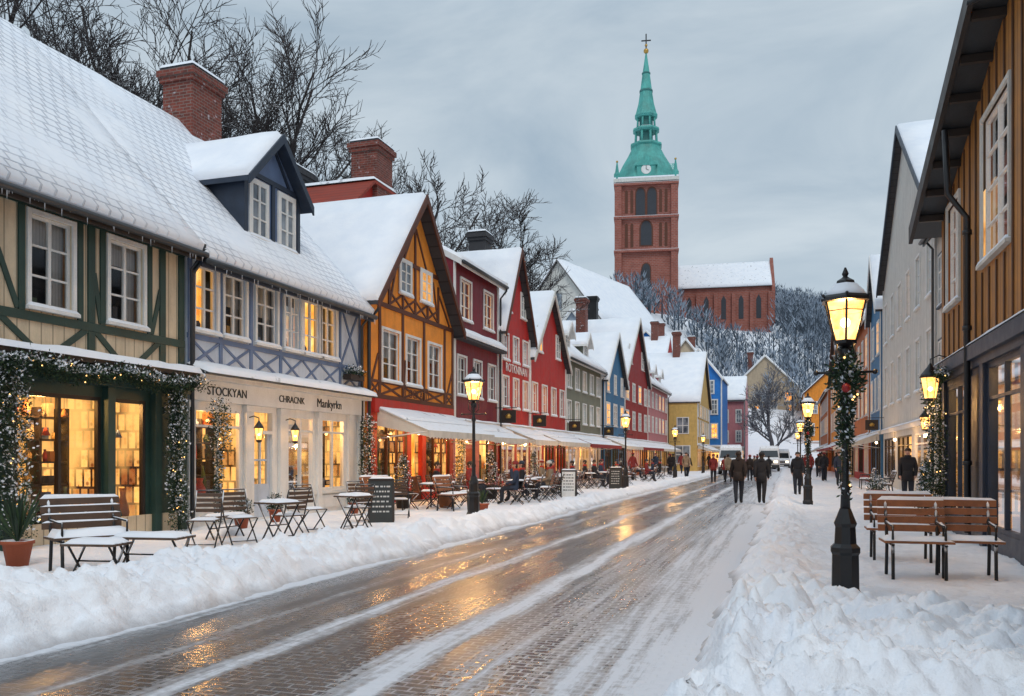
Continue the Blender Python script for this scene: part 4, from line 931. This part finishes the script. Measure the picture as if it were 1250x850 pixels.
def lowtable(x,y,z,rot,W=1.0,D=.5,H=.45,mat='woodg',name='slatted_table'):
    b=B(name,place(x,y,z,rot))
    n_=max(4,int(D/.1))
    for i in range(n_): q=-D/2+i*D/n_; b.box('top',mat,-W/2,W/2,q,q+D/n_-.02,H-.03,H)
    for sx in (-W/2+.08,W/2-.08):
        b.tube('legs','blacks',[(sx,-D/2+.03,-.1),(sx,D/2-.05,H-.03)],.015,6); b.tube('legs','blacks',[(sx,D/2-.03,-.1),(sx,-D/2+.05,H-.03)],.015,6)
    b.tube('legs','blacks',[(-W/2+.08,0,H*.45),(W/2-.08,0,H*.45)],.012,6)
    b.snow('top_snow','roofsnow',(-W/2+.03,-D/2+.03,H+.002),(W/2-.03,-D/2+.03,H+.002),(W/2-.03,D/2-.05,H+.002),(-W/2+.03,D/2-.05,H+.002),.045,9,7,.9,x*2)
    b.build()
def chair(x,y,z,rot,mat='woodg',snow=True):
    b=B('folding_chair',place(x,y,z,rot)); W=.42
    for i in range(5): b.box('seat',mat,-W/2,W/2,-.2+i*.085,-.135+i*.085,.43,.45)
    for i in range(4): o=.21+.025*i; b.box('backrest',mat,-W/2,W/2,o,o+.02,.56+i*.085,.62+i*.085)
    for sx in (-W/2-.015,W/2+.015):
        b.tube('legs','blacks',[(sx,-.22,-.05),(sx,.16,.44),(sx,.3,.92)],.013,6); b.tube('legs','blacks',[(sx,.28,-.05),(sx,-.2,.44)],.013,6)
    b.tube('legs','blacks',[(-W/2,.3,.92),(W/2,.3,.92)],.012,6); b.tube('legs','blacks',[(-W/2,-.15,.05),(W/2,-.15,.05)],.01,6)
    if snow: b.snow('seat_snow','roofsnow',(-W/2+.02,-.18,.452),(W/2-.02,-.18,.452),(W/2-.02,.18,.452),(-W/2+.02,.18,.452),.04,6,6,.8,x)
    b.build()
def roundtable(x,y,z,r=.35):
    b=B('cafe_table',place(x,y,z)); b.lathe('top','woodg',(0,0,0),[(r-.01,.70),(r,.715),(r-.01,.73)],16)
    b.lathe('top_snow','roofsnow',(0,0,0),[(r-.05,.73),(r-.07,.75),(r*.6,.765),(.01,.77)],14)
    b.tube('pedestal','blacks',[(0,0,.05),(0,0,.7)],.025,8)
    for k in range(3):
        t=2.1*k+.4; b.tube('feet','blacks',[(0,0,.15),(.25*math.cos(t),.25*math.sin(t),.0)],.018,6)
    b.build()
def pot(x,y,z,r=.17,h=.3,kind='bush',H=.5,mat='terra'):
    b=B('potted_plant',place(x,y,z)); b.lathe('pot',mat,(0,0,0),[(r*.65,-.03),(r*.95,h*.85),(r*1.08,h*.86),(r*1.08,h),(r*.9,h),(r*.85,h-.03),(.01,h-.03)],14)
    if kind=='bush': foliage(b,[(0,0,h+.05),(0,0,h+H*.55)],r*1.2,2200/max(.4,H),bulbs=0,size=.05,snow=.2)
    elif kind=='cone':
        for k in range(6): t=k/6; foliage(b,[(0,0,h+H*t),(0,0,h+H*(t+.17))],r*1.25*(1-t*.85),1500,bulbs=.004,size=.05,snow=.2)
    else:
        for k in range(30):
            t=R.uniform(0,6.28); l=H*R.uniform(.6,1.1); a=R.uniform(.15,.7); d=Vector((math.cos(t)*math.sin(a),math.sin(t)*math.sin(a),math.cos(a)))
            sd=d.cross(Vector((0,0,1))).normalized()*.022; p=Vector((0,0,h-.03)); q=p+d*l*.6; e=p+d*l+Vector((0,0,-.12*l))
            b.mesh('plant_leaves','leaf2' if k%3 else 'leaf',[p-sd*.5,p+sd*.5,q+sd,e,q-sd],[(0,1,2,3,4)])
    b.build()
def aboard(x,y,z,rot,mat='chalk',h=.95,w=.55):
    b=B('sandwich_board_sign',place(x,y,z,rot))
    for sg in (1,-1):
        pts=lambda v:[(-w/2,sg*(.28+v),-.02),(w/2,sg*(.28+v),-.02),(w/2,sg*(.04+v),h),(-w/2,sg*(.04+v),h)]
        b.prism('board',mat,pts(0),(0,sg*.02,0))
        for a in (-w/2,w/2): b.prism('frame','darkwood',[(a-.025,sg*.28,-.05),(a+.025,sg*.28,-.05),(a+.025,sg*.03,h+.03),(a-.025,sg*.03,h+.03)],(0,sg*.035,0))
        b.prism('frame','darkwood',[(-w/2,sg*.03,h-.02),(w/2,sg*.03,h-.02),(w/2,sg*.03,h+.04),(-w/2,sg*.03,h+.04)],(0,sg*.04,0))
    mk='chalkw' if mat=='chalk' else 'chalk'
    for j in range(6):
        zz=h*(.85-.12*j); yy=-(.28-.24*zz/h)-.024; k=-w*.36
        while k<w*.33:
            l=R.uniform(.03,.09); b.box('chalk_writing',mk,k,k+l,yy-.004,yy,zz-.018,zz+.018); k+=l+R.uniform(.015,.04)
    b.snow('snow_cap','roofsnow',(-w/2,-.06,h+.04),(w/2,-.06,h+.04),(w/2,.06,h+.04),(-w/2,.06,h+.04),.04,5,3,.6,x)
    b.build()
bench(1.55,11.75,.15,.05,.8); bench(1.60,13.7,.15,.0,.95); bench(2.17,12.0,.15,-.04,.78)
bench(-8.75,9.0,.16,math.radians(62),1.0,'woodg',snow=.08); lowtable(-7.95,9.25,.16,math.radians(8),.95,.5); lowtable(-8.2,8.55,.16,math.radians(10),.7,.45,.42)
for (x,y,r) in ((-9.0,12.6,60),(-8.55,13.4,-110),(-9.2,11.9,20),(-9.1,15.1,70),(-8.5,15.9,-120),(-9.3,17.6,60),(-9.1,19.2,200)): chair(x,y,.16,math.radians(r))
lowtable(-8.3,12.7,.16,math.radians(75),.6,.6,.72,name='cafe_table'); lowtable(-8.25,15.3,.16,math.radians(75),.6,.6,.72,name='cafe_table'); lowtable(-9.9,13.4,.16,math.radians(88),1.0,.35,.42,name='backless_bench')
aboard(-8.95,17.9,.16,math.radians(25)); aboard(-7.9,31.6,.16,math.radians(10),'white'); aboard(-7.7,40,.16,math.radians(5))
pot(-10.1,9.1,.15,.2,.35,'spiky',.9); pot(-10.9,15.3,.15,.17,.3,'bush',.4); pot(-7.55,20.9,.17,.18,.28,'spiky',.5); pot(-10.9,20.2,.15,.15,.3,'bush',.35)
pot(-11.2,17.0,.15,.15,.3,'bush',.4); pot(-10.6,22.6,.15,.28,.5,'cone',1.0,'darkwood'); pot(-10.0,28.6,.15,.28,.5,'cone',1.2,'darkwood'); pot(-10.3,35,.15,.28,.5,'cone',1.2,'darkwood'); pot(-9.6,23.4,.15,.26,.4,'bush',.45,'wood')
pot(2.9,20.6,.15,.2,.35,'cone',1.0,'terra'); pot(3.9,24.5,.15,.22,.35,'cone',1.1,'terra'); pot(2.9,31,.15,.25,.4,'bush',.6,'terra')
R2=random.Random(5)
for y in (22.6,24.4,26.6,28.4,30.6,32.6,34.6,37,39.5,42.5,46,50,54,59,65):
    for x in (-9.9,-8.7):
        if R2.random()<.85:
            xx=x+R2.uniform(-.2,.2); yy=y+R2.uniform(-.3,.3); roundtable(xx,yy,.15)
            for k in range(2): 
                t=R2.uniform(0,.8)+k*math.pi; chair(xx+.6*math.cos(t),yy+.6*math.sin(t),.15,t-math.pi/2,R2.choice(['woodg','wood']),R2.random()<.5)
bench(-10.6,21.4,.16,math.radians(75),1.2,'wood'); bench(-8.9,22.3,.16,math.radians(85),1.1,'wood')
for y in (24,36,44): bench(3.6,y,.15,math.radians(-90),1.3,'woodg')
b=B('snow_heap',place(-10.3,14.0,.1)); b.ball('heap','hillsnow',(0,0,0),.33,12,sq=(1,1,.75)); b.build()
# ================================================================ PEOPLE
def person(name,x,y,z,rot,coat,pants,pose='walk',hat=None,H=1.0,phase=1,coatz=.78,sub=2):
    s=phase
    J={'pel':(0,0,.95,.15),'sp':(0,0,1.14,.14),'ch':(0,.005,1.34,.16),'nk':(0,.01,1.50,.07),'hb':(0,.02,1.59,.066),'hm':(0,.03,1.66,.09),'ht':(0,.02,1.74,.073)}
    E=[('pel','sp'),('sp','ch'),('ch','nk'),('nk','hb'),('hb','hm'),('hm','ht')]
    for sd,k in (('l',-1),('r',1)):
        f=.18*k*s if pose=='walk' else .02
        if pose=='sit':
            J.update({'hp'+sd:(k*.1,.02,.52,.115),'kn'+sd:(k*.13,.45,.52,.075),'an'+sd:(k*.12,.46,.10,.052),'to'+sd:(k*.13,.60,.04,.042),
              'sh'+sd:(k*.185,0,1.0,.085),'el'+sd:(k*.25,.05,.74,.062),'wr'+sd:(k*.14,.30,.66,.04),'ha'+sd:(k*.11,.38,.66,.033)})
        else:
            J.update({'hp'+sd:(k*.09,.0,.88,.115),'kn'+sd:(k*.095,f*.75+.03,.50,.08),'an'+sd:(k*.08,f*1.35-.05,.09+(.05 if f<0 else 0),.058),'to'+sd:(k*.095,f*1.35+.12,.035,.047),
              'sh'+sd:(k*.175,0,1.42,.088),'el'+sd:(k*.225,-f*.5-.04,1.15,.07),'wr'+sd:(k*.215,-f*1.1+.07,.93,.048),'ha'+sd:(k*.205,-f*1.25+.11,.85,.034)})
        E+=[('pel','hp'+sd),('hp'+sd,'kn'+sd),('kn'+sd,'an'+sd),('an'+sd,'to'+sd),('ch','sh'+sd),('sh'+sd,'el'+sd),('el'+sd,'wr'+sd),('wr'+sd,'ha'+sd)]
    dz=0
    if pose=='sit':
        dz=-.42
        for k in ('pel','sp','ch','nk','hb','hm','ht'): a=J[k]; J[k]=(a[0],a[1],a[2]+dz,a[3])
    names=list(J); idx={k:i for i,k in enumerate(names)}
    me=bpy.data.meshes.new('tmp'); me.from_pydata([J[k][:3] for k in names],[(idx[a],idx[c]) for a,c in E],[])
    o=bpy.data.objects.new('tmp',me); sc.collection.objects.link(o)
    o.modifiers.new('s','SKIN'); o.modifiers.new('u','SUBSURF').levels=sub
    for i,k in enumerate(names):
        r=J[k][3]; d=me.skin_vertices[0].data[i]; d.radius=(r*(1.15 if k in('ch','pel','sp') else 1),r*(.8 if k in('ch','pel','sp') else 1)); d.use_root=(k=='pel')
    dg=bpy.context.evaluated_depsgraph_get(); m2=bpy.data.meshes.new_from_object(o.evaluated_get(dg)); bpy.data.objects.remove(o)
    b=B(name,place(x,y,z,rot,H))
    vs=[v.co.copy() for v in m2.vertices]; groups={}
    wr=[Vector(J['wrl'][:3]),Vector(J['wrr'][:3])]
    for p in m2.polygons:
        c=p.center; 
        hd=c.z-dz
        if hd>1.53: mt='hair' if (c.y<.015 or hd>1.72) else 'skin'
        elif min((c-w).length for w in wr)<.11 and min((c-Vector(J['ha'+q][:3])).length for q in 'lr')<.075: mt='skin'
        elif c.z<(.12): mt='rubber'
        elif pose=='sit': mt=pants if (c.z<.6 and c.y>.12) or c.z<.45 else coat
        elif c.z<coatz and abs(c.x)<.175: mt=pants
        else: mt=coat
        groups.setdefault(mt,[]).append(tuple(p.vertices))
    for mt,fs in groups.items(): b.mesh('body_'+mt,mt,vs,fs,smooth=True)
    for sd,k in (('l',-1),('r',1)):
        w=Vector(J['ha'+sd][:3]); dr=(w-Vector(J['wr'+sd][:3])).normalized()
        for i,(off,l) in enumerate(((-.026,.07),(-.009,.082),(.009,.078),(.026,.062))):
            side=Vector((0,1,0)) if pose!='sit' else Vector((1,0,0)); a=w+side*off; b.tube('fingers','skin',[a,a+dr*l*.5,a+dr*l*.85+Vector((-k*.02,0,-.01))],[.009,.008,.006],5)
        b.tube('fingers','skin',[w-dr*.03+Vector((0,.025,0)),w+Vector((-k*.02,.045,0))+dr*.02],[.01,.007],5)
    hz=1.66+dz
    b.lathe('nose','skin',(0,.118,hz-.02),[(.016,-.02),(.014,0),(.004,.03)],6)
    for k in (-1,1): b.ball('eyes','rubber',(k*.032,.112,hz+.012),.009,5); b.ball('ears','skin',(k*.09,.02,hz),.022,5)
    b.box('mouth','berry',-.022,.022,.112,.118,hz-.06,hz-.053)
    if not hat: b.lathe('hair','hair',(0,.005,hz),[(.083,-.02),(.098,.03),(.088,.08),(.055,.112),(.005,.122)],12)
    else: b.lathe('knit_hat',hat,(0,.015,hz),[(.098,.025),(.104,.05),(.098,.09),(.06,.13),(.01,.145)],12)
    if pose!='sit':
        b.lathe('coat_hem',coat,(0,0,0),[(.185,coatz-.02),(.175,.95),(.14,1.08)],14)
        b.lathe('collar',coat,(0,.01,0),[(.115,1.45),(.1,1.56),(.085,1.55)],10)
    else: b.lathe('scarf','redpaint',(0,.01,dz),[(.10,1.46),(.10,1.55),(.08,1.56)],10)
    b.build()
for k,c in {'coatk':(.018,.018,.022),'coatb':(.028,.02,.018),'jeans':(.02,.024,.035),'coatn':(.03,.045,.08),'coatr':(.22,.03,.03),'coatt':(.25,.19,.13)}.items(): m[k]=M('cloth_'+k,c,.85,.2,scale=10)
person('walking_man',-1.58,30.6,.03,0.05,'coatb','jeans',phase=1,H=1.03)
person('walking_woman',-.82,30.9,.03,-.03,'coatk','coatk',phase=-1,H=1.0,hat='coatk')
person('walking_pedestrian',.42,35.5,.13,math.pi,'coatk','jeans',phase=1,H=.97,coatz=.7)
person('standing_pedestrian',3.55,28.6,.15,math.pi-.2,'coatk','jeans',pose='stand',H=1.0)
person('standing_pedestrian',2.6,47,.15,math.pi+.3,'coatn','jeans',pose='stand')
R3=random.Random(9)
for i in range(34):
    y=R3.uniform(52,105); x=R3.choice([R3.uniform(-10,-6.6),R3.uniform(-10,-6.6),R3.uniform(1.2,4),R3.uniform(1.0,3.5),R3.uniform(-4.5,-.8)])
    if -6.5<x<-.6 and y>80: y-=28
    person('walking_pedestrian',x,y,.15 if x<-6.4 or x>-.5 else .02,R3.choice([0,math.pi])+R3.uniform(-.5,.5),R3.choice(['coatk','coatn','coatb','coatr','coatt','coatk']),'jeans',phase=R3.choice([1,-1]),sub=1,hat=R3.choice([None,'coatk','coatr']),H=R3.uniform(.94,1.04))
seats=[(-8.0,29.2,2.0,'coatt','offwhite'),(-9.5,29.8,-1.9,'coatn',None),(-8.4,27.2,1.9,'coatk','navy'),(-9.9,26.2,-1.5,'coatr',None),(-8.2,33.4,1.8,'coatk',None),(-9.6,33.8,-1.6,'coatt','canvasr'),(-9.2,40,1.7,'coatk',None),(-9.5,45,-1.6,'coatn',None),(-10.4,24.6,-1.4,'coatk',None),(-8.1,25.6,1.8,'coatn','coatr'),(-10.5,28.0,-1.5,'coatt',None)]
for y in (31.5,35.8,37.8,41.5,43.5,47.5,49,52,55,57.5,60): seats.append((R3.uniform(-10.3,-8),y,R3.choice([1.7,-1.6]),R3.choice(['coatk','coatn','coatr','coatt']),R3.choice([None,'coatr','navy'])))
for (x,y,r,c,h) in seats:
    chair(x,y,.15,r+math.pi,'wood',False); person('seated_guest',x,y,.15,r,c,'jeans',pose='sit',hat=h,sub=1)
# ================================================================ VEHICLES
def van(x,y,z,rot,name='white_minibus',s=1.0):
    b=B(name,place(x,y,z,rot,s))  # front faces -y
    prof=[(-2.45,.35),(-2.5,.75),(-2.42,1.12),(-1.75,1.32),(-1.05,2.2),(-.75,2.38),(2.3,2.42),(2.5,2.2),(2.5,.4)]
    W=.98; n_=len(prof); vs=[];fs=[]
    for w in (-1,-.9,.9,1):
        for (yy,zz) in prof:
            k=abs(w); inn=1-max(0,zz-1.3)*.11; vs.append((w*W*inn,yy*(1 if k<1 else .985)+0,zz-(0.0 if k<1 else (.06 if zz>1.2 else 0))))
    for r_ in range(3):
        for i in range(n_): j=(i+1)%n_; fs.append((r_*n_+i,r_*n_+j,(r_+1)*n_+j,(r_+1)*n_+i))
    fs+=[tuple(range(n_)),tuple(range(3*n_,4*n_))]; b.mesh('body','carpaint',vs,fs)
    d=Vector((0,-.88,.70)).normalized()*.012
    def ws(t,hw): 
        yy=lin(-1.72,-1.08,t); zz=lin(1.35,2.14,t); return [(-hw,yy,zz),(hw,yy,zz)]
    a=ws(0,.86);c=ws(1,.76); b.prism('windscreen','carglass',[a[0],a[1],c[1],c[0]],d)
    for sx in (-1,1):
        xx=sx*.925
        b.prism('side_windows','carglass',[(xx,-1.3,1.42),(xx,-.1,1.42),(xx*.96,-.1,2.05),(xx*.96,-.95,2.05)],(sx*.035,0,0)); b.prism('side_windows','carglass',[(xx,.05,1.42),(xx,2.2,1.42),(xx*.96,2.2,2.05),(xx*.96,.05,2.05)],(sx*.035,0,0))
        b.box('headlights','headl',sx*.62-.17,sx*.62+.17,-2.53,-2.42,.82,1.02); b.box('mirrors','black',sx*1.08-.08,sx*1.08+.08,-1.35,-1.25,1.35,1.65); b.box('fog_lights','chrome',sx*.7-.08,sx*.7+.08,-2.52,-2.46,.48,.56)
        for yy in (-1.6,1.6):
            M0=b.M; b.M=M0@Matrix.Translation((sx*.87,yy,.34))@Matrix.Rotation(math.pi/2,4,'Y')
            b.lathe('wheels','rubber',(0,0,0),[(.22,-.11),(.32,-.11),(.34,-.07),(.34,.07),(.32,.11),(.22,.11)],18); b.lathe('wheel_hubs','chrome',(0,0,0),[(.2,-.115),(.2,.115)],14); b.M=M0
    b.box('grille','black',-.42,.42,-2.52,-2.44,.78,1.0); b.box('bumper','gutter',-.95,.95,-2.56,-2.4,.32,.62); b.box('number_plate','white',-.26,.26,-2.575,-2.56,.42,.53)
    for zz in (.84,.9,.96): b.box('grille','chrome',-.4,.4,-2.535,-2.521,zz-.008,zz+.008)
    b.tube('wipers','black',[(-.6,-1.74,1.36),(-.1,-1.5,1.62)],.012,4); b.tube('wipers','black',[(.1,-1.74,1.36),(.6,-1.5,1.62)],.012,4)
    b.snow('roof_snow','roofsnow',(-.8,-.7,2.39),(.8,-.7,2.39),(.8,2.2,2.43),(-.8,2.2,2.43),.06,8,8,.5,x)
    b.build()
van(-5.1,85,0,.04,s=1.15); van(-1.9,104,0,.0,s=1.2); van(-.6,122,0,0,'white_van',1.1)
# ================================================================ WORLD / SUN / CAMERA
w=bpy.data.worlds.new('World'); sc.world=w; w.use_nodes=True; t=w.node_tree; t.nodes.clear()
def wn(ty,**k):
    nd=t.nodes.new('ShaderNode'+ty)
    for a,v in k.items(): setattr(nd,a,v)
    return nd
sky=wn('TexSky',sky_type='NISHITA',sun_disc=False,sun_elevation=math.radians(38),sun_rotation=math.radians(154))
tc=wn('TexCoord'); mp=wn('Mapping'); mp.inputs['Scale'].default_value=(1,1,2.4); mp.inputs['Rotation'].default_value=(.12,.1,0); t.links.new(tc.outputs['Generated'],mp.inputs[0])
nz=wn('TexNoise'); nz.inputs['Scale'].default_value=2.6; nz.inputs['Detail'].default_value=9; nz.inputs['Roughness'].default_value=.56; nz.inputs['Distortion'].default_value=.7; t.links.new(mp.outputs[0],nz.inputs[0])
rp=wn('ValToRGB'); e=rp.color_ramp.elements; e[0].position=.34; e[0].color=(3.7,4.75,5.75,1); e[1].position=.66; e[1].color=(6.1,6.95,7.6,1); t.links.new(nz.outputs[0],rp.inputs[0])
sp=wn('SeparateXYZ'); t.links.new(tc.outputs['Generated'],sp.inputs[0])
mr=wn('MapRange'); mr.inputs[1].default_value=.45; mr.inputs[2].default_value=1; mr.inputs[3].default_value=1; mr.inputs[4].default_value=1.7; t.links.new(sp.outputs[2],mr.inputs[0])
mu=wn('VectorMath',operation='SCALE'); t.links.new(rp.outputs[0],mu.inputs[0]); t.links.new(mr.outputs[0],mu.inputs['Scale'])
mx=wn('MixRGB'); mx.inputs[0].default_value=.95; t.links.new(sky.outputs[0],mx.inputs[1]); t.links.new(mu.outputs[0],mx.inputs[2])
bg=wn('Background'); bg.inputs[1].default_value=.1; t.links.new(mx.outputs[0],bg.inputs[0]); ow=wn('OutputWorld'); t.links.new(bg.outputs[0],ow.inputs[0])
sl=bpy.data.lights.new('sun','SUN'); sl.energy=.95; sl.angle=math.radians(18); sl.color=(1,.94,.86); so=bpy.data.objects.new('sun',sl); sc.collection.objects.link(so)
sd=Vector((.35,-.72,.9)); so.rotation_euler=sd.to_track_quat('Z','Y').to_euler()
cam=bpy.data.cameras.new('camera'); cam.lens=29.95; cam.sensor_width=36; cam.shift_y=.1064; cam.clip_end=3000; cam.clip_start=.1
co=bpy.data.objects.new('camera',cam); co.location=(0,0,1.65); co.rotation_euler=(math.pi/2,0,math.radians(17.85)); sc.collection.objects.link(co); sc.camera=co
